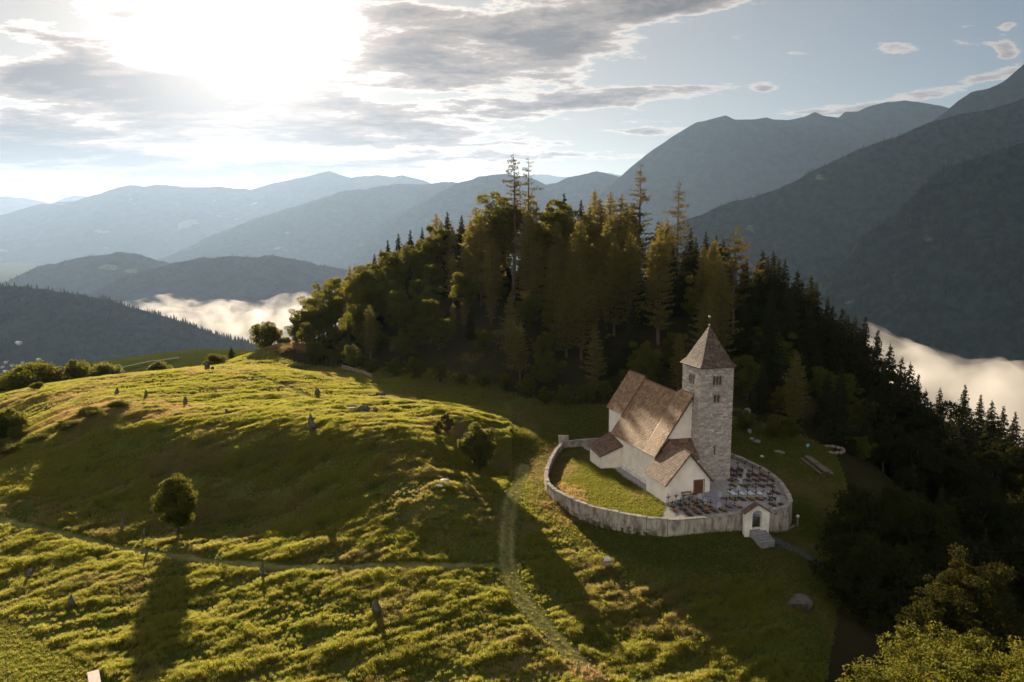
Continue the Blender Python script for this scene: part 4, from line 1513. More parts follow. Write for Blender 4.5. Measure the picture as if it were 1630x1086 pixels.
# door surround, a painted sign board above
MB().box(D0 - .14, D0 - .005, yf - .03, yf + .1, -.1, DZ1 + .12).box(D1 + .005, D1 + .14, yf - .03, yf + .1, -.1, DZ1 + .12).box(D0 - .004, D1 + .004, yf - .03, yf + .1, DZ1 + .004, DZ1 + .12).build('door_surround', m_mortar, church)

# ---- bell tower
TU0, TU1, TV0, TV1, TZ = 5.5, 10.4, -2.05, 2.85, 16.1
SZ = TU1 - TU0
# openings: (centre along face, bottom, top, half width)
OPEN = {'front': [(-.46, 13.75, 15.0, .17), (0, 13.75, 15.0, .17), (.46, 13.75, 15.0, .17), (-.24, 11.4, 12.5, .18), (.24, 11.4, 12.5, .18), (-.05, 4.3, 5.45, .09)],
        'side': [(-.46, 13.75, 15.0, .17), (0, 13.75, 15.0, .17), (.46, 13.75, 15.0, .17), (-.24, 11.4, 12.5, .18), (.24, 11.4, 12.5, .18)]}


def face_pieces(holes, w, z0, z1):
    xs = sorted({0, w} | {w / 2 + c + s * h for c, _, _, h in holes for s in (-1, 1)})
    zs = sorted({z0, z1} | {z for _, a, b_, _ in holes for z in (a, b_)})
    for i in range(len(xs) - 1):
        for k in range(len(zs) - 1):
            cx, cz = (xs[i] + xs[i + 1]) / 2 - w / 2, (zs[k] + zs[k + 1]) / 2
            if any(abs(cx - c) < h and a < cz < b_ for c, a, b_, h in holes):
                continue
            yield xs[i], xs[i + 1], zs[k], zs[k + 1]


tw = MB()
T_ = .5
FACES = [('front', (TU0, TV0), (1, 0), (0, 1)), ('side', (TU0, TV1), (0, -1), (1, 0)), ('side', (TU1, TV0), (0, 1), (-1, 0)), ('side', (TU1, TV1), (-1, 0), (0, -1))]
for kind, o2, d2, n2_ in FACES:
    inset = 0 if d2[0] else T_
    for x0, x1, z0, z1 in face_pieces(OPEN[kind], SZ, -1.2, TZ):
        if inset:
            x0, x1 = max(x0, T_ + .001), min(x1, SZ - T_ - .001)
            if x1 <= x0:
                continue
        a = (o2[0] + d2[0] * x0, o2[1] + d2[1] * x0)
        b_ = (o2[0] + d2[0] * x1 + n2_[0] * T_, o2[1] + d2[1] * x1 + n2_[1] * T_)
        tw.box(min(a[0], b_[0]), max(a[0], b_[0]), min(a[1], b_[1]), max(a[1], b_[1]), z0, z1)
tower = tw.build('tower_wall', m_mortar, church)
MB().box(TU0 + .9, TU1 - .9, TV0 + .9, TV1 - .9, 0, 15.6).build('dark_core', m_dark, tower)  # near-black box stands in for the unlit tower interior
# coursed stones, slightly proud, leaving the openings free
sv, sf = [], []
gq = np.random.default_rng(21)
for kind, o2, d2, n2_ in FACES:
    z = -.8
    while z < TZ - .02:
        h_ = min(gq.uniform(.16, .30), TZ - z)
        x = 0.0
        while x < SZ - .01:
            w_ = min(gq.uniform(.25, .7) if 0.3 < x < SZ - .8 else gq.uniform(.5, .8), SZ - x)
            if SZ - x - w_ < .15:
                w_ = SZ - x
            c0, c1 = x - SZ / 2, x + w_ - SZ / 2
            hit_ = any(c1 > c - h - .02 and c0 < c + h + .02 and z + h_ > a - .02 and z < b_ + .02 for c, a, b_, h in OPEN[kind])
            if not hit_:
                pr = gq.uniform(.015, .055)
                e = .014
                i0 = len(sv)
                for dd, pz in ((0, 0), (1, pr)):
                    for (xx, zz2) in ((x + e, z + e), (x + w_ - e, z + e), (x + w_ - e, z + h_ - e), (x + e, z + h_ - e)):
                        k_ = .012 if dd else 0
                        xx2 = xx + (k_ if xx < x + w_ / 2 else -k_)
                        zz3 = zz2 + (k_ if zz2 < z + h_ / 2 else -k_)
                        sv.append((o2[0] + d2[0] * xx2 - n2_[0] * pz, o2[1] + d2[1] * xx2 - n2_[1] * pz, zz3))
                sf += [(i0 + 4, i0 + 5, i0 + 6, i0 + 7), (i0, i0 + 1, i0 + 5, i0 + 4), (i0 + 1, i0 + 2, i0 + 6, i0 + 5), (i0 + 2, i0 + 3, i0 + 7, i0 + 6), (i0 + 3, i0, i0 + 4, i0 + 7)]
            x += w_
        z += h_
me_ = bpy.data.meshes.new('stone')
me_.from_pydata(sv, [], sf)
so = link('stone', me_, m_stone, tower)
so['kind'] = 'stuff'
# arch heads and little columns of the openings
for kind, o2, d2, n2_ in FACES[:3]:
    for c, a, b_, h in OPEN[kind]:
        if h < .12:
            continue
        w = MB()
        pts = [(-h - .07, b_ - h), (-h - .07, b_ + .09), (h + .07, b_ + .09), (h + .07, b_ - h), (h, b_ - h)] + [(h * math.cos(t), b_ - h + h * math.sin(t)) for t in np.linspace(0.3, math.pi - .3, 6)] + [(-h, b_ - h)]
        P3 = [(o2[0] + d2[0] * (SZ / 2 + c + x) - n2_[0] * .05, o2[1] + d2[1] * (SZ / 2 + c + x) - n2_[1] * .05, zz2) for x, zz2 in pts]
        w.prism(P3, (n2_[0] * .3, n2_[1] * .3, 0))
        w.build('window_arch', m_mortar, tower)
    if kind:
        w = MB()
        for c, a, b_ in ((-.23, 13.75, 15.0), (.23, 13.75, 15.0), (0, 11.4, 12.5)):
            x = SZ / 2 + c
            w.tube([(o2[0] + d2[0] * x + n2_[0] * .12, o2[1] + d2[1] * x + n2_[1] * .12, z_) for z_ in (a, a + .1, b_ - .25, b_ - .15)], [.075, .05, .05, .08], 8)
        w.build('column', m_mortar, tower)
# cornice and pyramid roof, flared at the eaves
e_ = .16
MB().box(TU0 - e_, TU1 + e_, TV0 - e_, TV1 + e_, TZ + .003, TZ + .12).build('cornice', m_stone, tower)
TC = ((TU0 + TU1) / 2, (TV0 + TV1) / 2)
AP = 21.45
tq = []
cor = [(TU0, TV0), (TU1, TV0), (TU1, TV1), (TU0, TV1)]
for i in range(4):
    def ring(pnt, k, z):
        return (TC[0] + (pnt[0] - TC[0]) * k, TC[1] + (pnt[1] - TC[1]) * k, z)
    a, b_ = cor[i], cor[(i + 1) % 4]
    tq.append([ring(a, 1.15, TZ + .10), ring(b_, 1.15, TZ + .10), ring(b_, .88, TZ + .85), ring(a, .88, TZ + .85)])
    tq.append([ring(a, .885, TZ + .84), ring(b_, .885, TZ + .84), ring(b_, .012, AP), ring(a, .012, AP)])
shingled('tower_roof', tq, m_slate, row=.27, wid=.33, seed=13, slab=.1)
fin = MB().tube([(*TC, AP - .1), (*TC, AP + .9), (*TC, AP + 2.65)], [.06, .035, .022], 8)
fin.bar((TC[0] - .28, TC[1], AP + 2.25), (TC[0] + .28, TC[1], AP + 2.25), .035)
fin.build('roof_cross', m_iron, church)
kb = MB()
for zc, r_ in ((AP + .15, .13), (AP + 1.25, .17)):
    kb.tube([(*TC, zc + r_ * math.sin(t)) for t in np.linspace(-1.5, 1.5, 9)], [max(.01, r_ * math.cos(t)) for t in np.linspace(-1.5, 1.5, 9)], 12)
kb.build('finial_ball', m_metal, church, True)

# bench against the porch wall
bench = thing('bench', L2W(1.75, pv - .30, 0.0), 'reddish wooden bench against the porch wall, left of the door', 'bench', None, BETA)
for k in range(3):
    MB().box(-.75, .75, -.2 + k * .14, -.09 + k * .14, .43, .47).build('slat', m_wood_pale, bench)
for k in range(2):
    MB().box(-.75, .75, .235, .262, .58 + k * .16, .70 + k * .16).build('backrest_slat', m_wood_pale, bench)
for sx in (-.62, .62):
    MB().box(sx - .04, sx + .04, -.16, -.1, -.2, .428).box(sx - .04, sx + .04, .2, .232, -.2, .86).box(sx - .03, sx + .03, -.098, .198, .37, .425).build('leg', m_wood_pale, bench)

# ------------------------------------------------------------------ churchyard wall
m_cwall = plain('stained_render', (0.40, 0.355, 0.30), (0.15, 0.122, 0.10), 1.1, stretch=(1.5, 1.5, .55), bmp=.9, bdist=.06, lo=.36, hi=.70)
m_cap = plain('wall_cap', (0.32, 0.28, 0.25), (0.17, 0.145, 0.13), 2.0, bmp=.7, bdist=.04, island=(.45, .40, .36))
wall_loc = tuple(on_plane(1100, 840, 0))
cwall = thing('churchyard_wall', (wall_loc[0], wall_loc[1], 0), 'curved low plastered wall ringing the churchyard, streaked with dark stains', 'wall')


def top_z(x):
    return float(WALL_TOP + .45 * smooth(20, 34, x))


def local_(p):
    return (p[0] - wall_loc[0], p[1] - wall_loc[1], p[2])


def resample(pts, step):
    P = [np.array(p[:2], float) for p in pts]
    out_ = [P[0]]
    d_ = 0
    for a, b_ in zip(P[:-1], P[1:]):
        L = np.linalg.norm(b_ - a)
        n_ = max(1, int(round(L / step)))
        for k in range(1, n_ + 1):
            out_.append(a + (b_ - a) * k / n_)
    return out_


ring_pts = resample([*W_A, *W_H, *W_B], 1.7)
cen = np.mean(ring_pts, 0)
cap_v, cap_f = [], []
for i in range(len(ring_pts) - 1):
    a, b_ = ring_pts[i], ring_pts[i + 1]
    d = (b_ - a) / np.linalg.norm(b_ - a)
    n_ = np.array([d[1], -d[0]])
    if np.dot(n_, a - cen) < 0:
        n_ = -n_
    za, zb = top_z(a[0]), top_z(b_[0])
    ga = min(ground_at(*(a + n_ * .6)), za - .5) - .9
    gb = min(ground_at(*(b_ + n_ * .6)), zb - .5) - .9
    w = MB()
    A0, A1 = a + n_ * .22 + d * .008, a - n_ * .22 + d * .008
    B0, B1 = b_ + n_ * .22 - d * .008, b_ - n_ * .22 - d * .008
    jig = random.uniform(-.012, .012)
    A0, B0 = A0 + n_ * jig, B0 + n_ * jig
    vs_ = [(*A0, ga), (*B0, gb), (*B1, gb), (*A1, ga), (*A0, za), (*B0, zb), (*B1, zb), (*A1, za)]
    w.add([local_(v) for v in vs_], [(0, 3, 2, 1), (4, 5, 6, 7), (0, 1, 5, 4), (1, 2, 6, 5), (2, 3, 7, 6), (3, 0, 4, 7)])
    w.build('wall_section', m_cwall, cwall)
    for k in range(3):
        t0, t1 = k / 3 + .008, (k + 1) / 3 - .008
        P0, P1 = a + (b_ - a) * t0, a + (b_ - a) * t1
        z0_, z1_ = za + (zb - za) * t0, za + (zb - za) * t1
        hh_ = random.uniform(.07, .14)
        o_ = random.uniform(.26, .31)
        i0 = len(cap_v)
        for P_, z_ in ((P0, z0_), (P1, z1_)):
            for s_, zz2 in ((o_, .004), (-o_, .004), (o_ - .04, hh_), (-o_ + .04, hh_)):
                q = P_ + n_ * s_
                cap_v.append(local_((q[0], q[1], z_ + zz2)))
        cap_f += [(i0 + 2, i0 + 6, i0 + 7, i0 + 3), (i0, i0 + 4, i0 + 6, i0 + 2), (i0 + 1, i0 + 3, i0 + 7, i0 + 5), (i0, i0 + 2, i0 + 3, i0 + 1), (i0 + 4, i0 + 5, i0 + 7, i0 + 6), (i0, i0 + 1, i0 + 5, i0 + 4)]
me_ = bpy.data.meshes.new('cap_stone')
me_.from_pydata(cap_v, [], cap_f)
link('cap_stone', me_, m_cap, cwall)['kind'] = 'stuff'
# taller stub of wall at the back left
st = on_plane(897, 702, WALL_TOP)
MB().box(-.8, .8, -.35, .35, -1.5, 1.45).build('wall_pier', m_cwall, cwall).location = (st[0] - wall_loc[0], st[1] - wall_loc[1], 0)

# gateway
gl = on_plane(1184, 818, 1.0)
gr_ = on_plane(1224, 816, 1.0)
gm = (gl + gr_) / 2
GW = float(np.linalg.norm((gr_ - gl)[:2]))
grz = math.atan2(gr_[1] - gl[1], gr_[0] - gl[0])
gate = thing('gateway', (gm[0], gm[1], -.8), 'white arched gateway with a small gabled roof in the churchyard wall', 'gateway', None, grz)
hw, ow, ah = GW / 2 - .05, .62, 2.25
arch = MB()
n_a = 10
T = .32
inner = [(-ow, 0)] + [(-ow * math.cos(t), 1.65 + ow * math.sin(t)) for t in np.linspace(0, math.pi, n_a)] + [(ow, 0)]
apex_z = 2.95
outer = [(-hw, 0), (-hw, 2.0)] + [(x, 2.0 + (apex_z - 2.0) * (1 - abs(x) / hw)) for x in np.linspace(-hw, hw, n_a)[1:-1]] + [(hw, 2.0), (hw, 0)]
for i in range(len(inner) - 1):
    poly = [inner[i], outer[i], outer[i + 1], inner[i + 1]] if i < len(outer) - 1 else []
    if poly:
        arch.prism([(x, -T, z) for x, z in poly][::-1], (0, 2 * T, 0))
arch.box(-hw + .01, hw - .01, -T + .01, T - .01, -1.4, -.0)
arch.build('arch_wall', m_plaster_cool, gate)
shingled('gate_roof', [[(-hw - .2, .55, 1.93), (-hw - .2, -.5, 1.93), (0, -.5, apex_z + .12), (0, .55, apex_z + .12)], [(hw + .2, -.5, 1.93), (hw + .2, .55, 1.93), (0, .55, apex_z + .12), (0, -.5, apex_z + .12)]], m_shingle_dark, parent=gate, slab=.07, seed=31, row=.25, wid=.25)
gl_ = MB()
for k in range(7):
    gl_.bar((-ow + .08 + k * .18, .1, .05), (-ow + .08 + k * .18, .1, 1.25), .025)
gl_.bar((-ow + .03, .1, .12), (ow - .03, .1, .12), .04).bar((-ow + .03, .1, 1.2), (ow - .03, .1, 1.2), .04)
gl_.build('gate_leaf', m_iron, gate)

# steps below the gate
m_step = plain('step_stone', (0.24, 0.23, 0.23), (0.15, 0.145, 0.15), 2, bmp=.5)
steps = thing('steps', (gm[0], gm[1], -.8), 'short flight of grey stone steps below the gateway', 'steps', None, grz + .28)
for k in range(6):
    MB().box(-.95, .95, -.42 - k * .36, -.06 - k * .36, -.9 - k * .15, -.06 - k * .16).build('step', m_step, steps)

# tarmac path running down to the right from the steps
m_tar = plain('tarmac', (0.060, 0.062, 0.075), (0.045, 0.047, 0.058), 3, rough=.8, bmp=.3, bdist=.02)
TP = [hit(*p)[:2] for p in ((1222, 852), (1240, 862), (1265, 874), (1290, 888), (1322, 906), (1360, 930), (1410, 960))]
TPr = resample([(p[0], p[1]) for p in TP], .8)
v_, f_ = [], []
for i, p in enumerate(TPr):
    d = TPr[min(i + 1, len(TPr) - 1)] - TPr[max(i - 1, 0)]
    d /= np.linalg.norm(d)
    n_ = np.array([-d[1], d[0]])
    for s_ in (-.75, -.25, .25, .75):
        q = p + n_ * s_
        z = float(ground_fields(np.array([q[0]]), np.array([q[1]]))[0][0])
        v_.append((q[0], q[1], z + (.09 if abs(s_) < .5 else .05)))
    if i:
        for k in range(3):
            f_.append((4 * (i - 1) + k, 4 * i + k, 4 * i + k + 1, 4 * (i - 1) + k + 1))
me_ = bpy.data.meshes.new('tarmac_path')
me_.from_pydata(v_, [], f_)
tag(link('tarmac_path', me_, m_tar), 'narrow tarmac path leading from the gate steps', None, None, 'structure')

# flagstones from the gate to the porch
m_flag = plain('flagstone', (0.25, 0.255, 0.29), (0.17, 0.175, 0.205), 2, bmp=.4, bdist=.02)
yardp = bpy.data.objects.new('paved_path', None)
yardp.location = (gm[0], gm[1], 0)
COL.objects.link(yardp)
tag(yardp, 'blue grey flagstone path from the gateway to the porch door', None, None, 'structure')


def yard_z(x, y):
    return -.5 + 1.0 * smooth(18.5, 27, np.asarray(x, float)) * smooth(88, 95, np.asarray(y, float)) + .35 * smooth(18.5, 27, np.asarray(x, float))* (1 - smooth(88, 95, np.asarray(y, float)))


flag_me = [MB().box(-.36, .36, -.36, .36, -.03, .03).mesh('flagstone') for _ in range(1)]
flag_me[0].materials.append(m_flag)
fl_path = [np.array(gm[:2]) + np.array([-.1, .8]), np.array(L2W(4.2, pv - 3.0)[:2]), np.array(L2W(3.2, pv - .9)[:2])]
nfl = 0
for a, b_ in zip(fl_path[:-1], fl_path[1:]):
    L = np.linalg.norm(b_ - a)
    d = (b_ - a) / L
    n_ = np.array([-d[1], d[0]])
    for i in range(int(L / .78) + 1):
        for s_ in (-.78, 0, .78):
            q = a + d * i * .78 + n_ * s_ + np.random.default_rng(i).normal(size=2) * .03
            o = bpy.data.objects.new('flagstone', flag_me[0])
            o.parent = yardp
            o.location = (q[0] - gm[0], q[1] - gm[1], float(yard_z(q[0], q[1])) + .05 + .01 * ((i + int(s_ * 2)) % 3))
            o.rotation_euler = (0, 0, math.atan2(d[1], d[0]) + random.uniform(-.05, .05))
            COL.objects.link(o)
            nfl += 1
for i in range(9):
    for k in range(2):
        q = np.array(L2W(pf0 + .3 + i * .78, pv - .5 - k * .78)[:2])
        if 3.0 < pf0 + .3 + i * .78 < 4.3:
            continue
        o = bpy.data.objects.new('flagstone', flag_me[0])
        o.parent = yardp
        o.location = (q[0] - gm[0], q[1] - gm[1], float(yard_z(q[0], q[1])) + .045 + .008 * ((i + k) % 3))
        o.rotation_euler = (0, 0, BETA + random.uniform(-.04, .04))
        COL.objects.link(o)


# ------------------------------------------------------------------ graves
m_kerb = plain('grave_kerb', (0.30, 0.29, 0.28), (0.2, .19, .18), 2)
m_soil = plain('grave_soil', (0.045, 0.032, 0.024), (0.03, .022, .017), 4, bmp=.5)
FLW = {'red': (0.36, 0.04, 0.03), 'pink': (0.45, 0.10, 0.13), 'yellow': (0.60, 0.40, 0.03), 'orange': (0.58, 0.19, 0.03), 'white': (0.7, 0.68, 0.64), 'purple': (0.22, 0.07, 0.18), 'green': (0.06, 0.10, 0.02)}
m_fl = {k: plain(k + '_petals', v, tuple(x * .75 for x in v), 5, rough=.8) for k, v in FLW.items()}
m_green = leafy('grave_leaves', (0.04, 0.07, 0.015), (0.06, 0.08, 0.02), (.12, .16, .03), 2)


def flower_meshes(seed):
    g = np.random.default_rng(seed)
    C = g.normal(size=(60, 3)) * np.array([.15, .24, .06]) + np.array([0, 0, .24])
    V, F = leaf_cloud(C[:46], .10, g, .3, 1.0)
    V2, F2 = leaf_cloud(g.normal(size=(50, 3)) * np.array([.26, .38, .06]) + np.array([0, 0, .13]), .13, g, .2)
    return V, F, V2, F2


FM = [flower_meshes(500 + i) for i in range(3)]
FLM = {}
for k in FLW:
    for i in range(3):
        me_ = quick_mesh('flowers', FM[i][0], FM[i][1], 4)
        me_.materials.append(m_fl[k])
        FLM[k, i] = me_
GRM = []
for i in range(3):
    me_ = quick_mesh('leaves', FM[i][2], FM[i][3], 4)
    me_.materials.append(m_green)
    GRM.append(me_)
kb = MB()
kb.box(-.42, .42, -.85, -.78, -.05, .1).box(-.42, .42, .78, .85, -.05, .1).box(-.42, -.35, -.779, .779, -.05, .1).box(.35, .42, -.779, .779, -.05, .1)
kerb_me = kb.mesh('grave_kerb')
kerb_me.materials.append(m_kerb)
soil_me = MB().box(-.349, .349, -.779, .779, -.05, .06).mesh('grave_soil')
soil_me.materials.append(m_soil)
cr = MB().bar((0, 0, -.1), (0, 0, 1.35), .045).bar((-.3, 0, 1.02), (.3, 0, 1.02), .04)
for sx in (-1, 1):
    cr.bar((0, 0, .72), (sx * .2, 0, 1.0), .02).bar((sx * .3, -.01, .96), (sx * .3, -.01, 1.08), .05)
cr.box(-.14, .14, -.035, -.024, .86, 1.0)
cross_me = cr.mesh('iron_cross')
cross_me.materials.append(m_iron)
hs = MB()
hs.prism([(-.26, -.07, -.1), (.26, -.07, -.1), (.26, -.07, .62), (.14, -.07, .80), (-.14, -.07, .80), (-.26, -.07, .62)], (0, .14, 0))
head_me = hs.mesh('headstone')
head_me.materials.append(plain('headstone_granite', (0.42, 0.43, 0.47), (0.3, .31, .34), 5, rough=.5))
slab_me = MB().box(-.34, .34, -.77, .77, .055, .14).mesh('grave_slab')
slab_me.materials.append(plain('pale_slab', (0.55, 0.60, 0.66), (0.42, .46, .52), 3, rough=.5))

ROWS = [(751, 1166, 1203, 12, 'R'), (759, 1167, 1222, 12.5, 'R'), (767, 1163, 1234, 13, 'R'), (776, 1170, 1240, 13.5, 'R'), (787, 1166, 1246, 14, 'S'), (797, 1152, 1247, 13.5, 'R'), (808, 1160, 1180, 14, 'R'), (806, 1230, 1250, 14, 'R'),
        (803, 1068, 1122, 13, 'L'), (811, 1074, 1134, 13, 'L'), (818, 1096, 1160, 13.5, 'L')]
cols_cycle = ['red', 'yellow', 'red', 'pink', 'orange', 'purple', 'yellow', 'white', 'red', 'green', 'pink']
gi_ = 0
for ri, (py, xa, xb, st_, kind) in enumerate(ROWS):
    px = xa
    k = 0
    while px <= xb:
        p = on_plane(px, py, .4 if kind != 'L' else -.1)
        z = float(yard_z(p[0], p[1]))
        colr = cols_cycle[(gi_ * 3 + ri) % len(cols_cycle)]
        side = {'R': ('in the top', 'in the second', 'in the third', 'in the fourth', '', 'just below the slab', 'left of the gateway', 'right of the gateway')[min(ri, 7)] + (' row right of the tower' if ri < 6 else ''),
                'S': 'in the slab row', 'L': 'in the %s row before the porch' % ('upper', 'middle', 'lower')[ri - 8 if ri >= 8 else 0]}[kind]
        has_slab = kind == 'S' and k < 4
        stone = (gi_ * 7) % 5 == 0
        mark = 'grey headstone' if stone else 'dark iron cross'
        if has_slab:
            lab = 'grave under a pale blue slab, %s, %s' % (mark, ('leftmost', 'second', 'third', 'rightmost')[k] + ' slab of its row')
        elif colr == 'green':
            lab = 'grave with green planting, %s, %s' % (mark.replace('dark ', '').replace('grey ', ''), side)
        else:
            lab = 'grave with %s flowers, %s, %s' % (colr, mark.replace('dark ', '').replace('grey ', ''), side)
        t = thing('grave', (p[0], p[1], z + .02), lab, 'grave', 'graves in the churchyard', BETA + random.uniform(-.08, .08))
        for nm, me_, loc, sc in (('kerb', kerb_me, (0, 0, 0), 1), ('soil', soil_me, (0, 0, 0), 1), (('headstone', head_me, (0, .72, 0), 1) if stone else ('cross', cross_me, (0, .72, 0), random.uniform(.85, 1.15)))):
            o = bpy.data.objects.new(nm, me_)
            o.parent = t
            o.location = loc
            o.scale = (sc,) * 3
            COL.objects.link(o)
        if has_slab:
            o = bpy.data.objects.new('slab', slab_me)
            o.parent = t
            COL.objects.link(o)
        else:
            for nm, me_ in (('flowers', FLM[colr, gi_ % 3]), ('leaves', GRM[gi_ % 3])):
                o = bpy.data.objects.new(nm, me_)
                o.parent = t
                o.scale = (1, 1, random.uniform(.8, 1.3))
                COL.objects.link(o)
        gi_ += 1
        k += 1
        px += st_ * random.uniform(.92, 1.08)

# ------------------------------------------------------------------ stones
m_menhir = plain('lichened_backlit_stone', (0.105, 0.095, 0.082), (0.05, 0.044, 0.038), 2.2, bmp=.9, bdist=.06)  # base tone darkened to carry the stones' backlit shade
m_paler = plain('pale_boulder', (0.19, 0.155, 0.135), (0.10, 0.08, 0.07), 1.8, bmp=.9, bdist=.08)
m_white = plain('white_slab', (0.62, 0.58, 0.55), (0.5, .46, .43), 3, rough=.6)


def rock_mesh(name, w, d, h, seed, point=0.0, lean=(0, 0), sub=3, flat_top=0.0):
    """a stone: w, d base size, h height above ground, point 0 blunt .. 1 pointed"""
    import bmesh
    bm = bmesh.new()
    bmesh.ops.create_icosphere(bm, subdivisions=sub, radius=1)
    g = np.random.default_rng(seed)
    planes = []
    for _ in range(9):
        n_ = g.normal(size=3)
        n_ /= np.linalg.norm(n_)
        planes.append((n_, g.uniform(.62, .92)))
    for v in bm.verts:
        c = np.array(v.co)
        for n_, dd in planes:
            e = c.dot(n_) - dd
            if e > 0:
                c = c - n_ * e * .92
        c = c * (1 + .06 * float(fbm(c[0] * 2.3 + seed, c[1] * 2.3 + c[2] * 2, 3, seed)))
        t = (c[2] + 1) / 2
        nar = 1 - point * max(0, t) ** 1.2
        x, y, z = c[0] * w / 2 * nar, c[1] * d / 2 * nar, -0.25 * h + t * 1.25 * h
        v.co = (x + lean[0] * max(z, 0), y + lean[1] * max(z, 0), z)
    me_ = bpy.data.meshes.new(name)
    bm.to_mesh(me_)
    bm.free()
    return me_


def gz(x, y):
    return float(ground_fields(np.array([x]), np.array([y]))[0][0])


STONES = [
    # px, base py, w, h (m), pointed, label
    (186, 630, .95, 1.35, .55, 'leftmost dark standing stone on the sunlit crown of the meadow'),
    (233, 633, .85, 1.45, .5, 'upright stone second from the left on the meadow crown'),
    (296, 643, .9, 1.5, .35, 'tallest stone in the middle row of the meadow crown'),
    (343, 628, .9, .7, .2, 'low squat stone near the top of the meadow crown'),
    (361, 658, .75, 1.15, .4, 'lone upright stone just above the shadow edge'),
    (443, 625, .7, .8, .3, 'small dark stone above the worn track'),
    (506, 630, 1.1, 1.35, .15, 'blocky stone standing right beside the worn track'),
    (609, 631, 1.35, .95, .1, 'rounded boulder at the edge of the wood shadow'),
    (330, 587, 1.2, 1.9, .4, 'largest of the far group of stones on the skyline'),
    (305, 587, 1.0, .8, .2, 'low stone left of the far group on the skyline'),
    (338, 588, .9, .8, .2, 'small stone right of the largest far skyline stone'),
    (497, 682, 1.75, 2.3, .75, 'big triangular pointed menhir on the rim of the shaded slope'),
    (197, 838, 1.0, 1.1, .45, 'pale tipped stone in the shade above the lower track'),
    (230, 849, .6, 1.0, .5, 'small stone with long shadow just above the lower track'),
    (234, 883, .6, 1.0, .7, 'slim pointed stone touching the lower track'),
    (418, 910, .55, 1.55, .75, 'slender needle stone by the lower track with a long thin shadow'),
    (115, 965, .95, 1.3, .3, 'broad leaning stone low in the left meadow'),
    (48, 918, .7, .9, .3, 'stone near the left frame edge beside a flat slab'),
    (599, 976, 1.25, 1.5, .75, 'grey triangular menhir in the lower middle of the meadow'),
    (280, 898, .5, .25, .1, 'tiny flat stone in the tree shadow below the lower track'),
    (140, 812, .5, .4, .2, 'small brown stone in the dark hillside'),
    (40, 887, 1.3, .35, .1, 'flat pale slab near the left edge below the track'),
]
for i, (px, py, w_, h_, pt_, lab) in enumerate(STONES):
    p = hit(px, py)
    o = link('standing_stone', rock_mesh('standing_stone', w_, w_ * .7, h_, 600 + i, pt_, (random.uniform(-.08, .08), random.uniform(-.06, .06))), m_menhir)
    o.location = (p[0], p[1], gz(p[0], p[1]) - .02)
    o.rotation_euler = (0, 0, random.uniform(-.5, .5))
    tag(o, lab, 'standing stone')

BOULD = [(1272, 966, 2.9, 2.0, 1.6, m_menhir, 'huge pinkish boulder in the dark at the foot of the churchyard slope', 'boulder'),
         (1232, 846, .9, .8, .5, m_paler, 'boulder on the right of the gate steps'),
         (1222, 853, .8, .6, .45, m_paler, 'reddish boulder edging the gate steps'),
         (1196, 851, .8, .6, .35, m_paler, 'small pale boulder left of the gate steps'),
         (1213, 729, .6, .5, .4, m_white, 'white block lying behind the churchyard wall'),
         (1240, 722, 2.0, 1.2, .5, m_paler, 'grey rocks behind the right bend of the churchyard wall'),
         (398, 571, 1.8, 1.2, .9, m_menhir, 'dark rock at the foot of the straw coloured bank'),
         (383, 575, 1.0, .8, .5, m_menhir, 'small rock below the straw coloured bank'),
         (1205, 705, 1.6, 1.2, .6, m_paler, 'brownish rock under the bluff behind the churchyard')]
for i, row in enumerate(BOULD):
    px, py, w_, d_, h_, mm, lab = row[:7]
    p = hit(px, py)
    o = link('boulder', rock_mesh('boulder', w_, d_, h_, 700 + i, .1), mm)
    o.location = (p[0], p[1], gz(p[0], p[1]) - .05)
    o.rotation_euler = (0, 0, random.uniform(-.6, .6))
    tag(o, lab, 'boulder')
# pale bluff in the wood, a streak of broken rocks running up the slope
p = place(1197, 700)
for k, (dx_, dy_, w_, h_, lab) in enumerate(((0, 0, 1.1, .5, 'lowest rock at the foot of the pale bluff right of the tower'), (.2, 2.2, 1.2, .8, 'second rock up the pale bluff right of the tower'),
                                        (.9, 4.6, 1.6, 1.2, 'broad middle rock of the pale bluff right of the tower'), (1.1, 7.4, 1.5, 1.4, 'fourth rock up the pale bluff between the trees'),
                                        (2.0, 10, 2.0, 1.8, 'topmost rock face of the pale bluff between the trees'))):
    o = link('rock_bluff', rock_mesh('rock_bluff', w_, w_ * .8, h_, 740 + k, .05, sub=4), m_paler)
    o.location = (p[0] + dx_, p[1] + dy_, ground_at(p[0] + dx_, p[1] + dy_) - .1)
    o.rotation_euler = (.1 * (k % 2), .15 * (k % 3 - 1), k * 1.1)
    tag(o, lab, 'rock')

# flat white slabs in the meadow
for k, (px, py, w_) in enumerate(((708, 769, 1.25), (699, 776, 1.0))):
    p = hit(px, py)
    o = link('stone_slab', rock_mesh('stone_slab', w_, w_ * .75, .35, 760 + k, 0), m_white)
    o.location = (p[0], p[1], gz(p[0], p[1]) + .12)
    tag(o, ('upper of two flat white slabs in the rough meadow' if k == 0 else 'lower of two flat white slabs in the rough meadow'), 'stone slab')

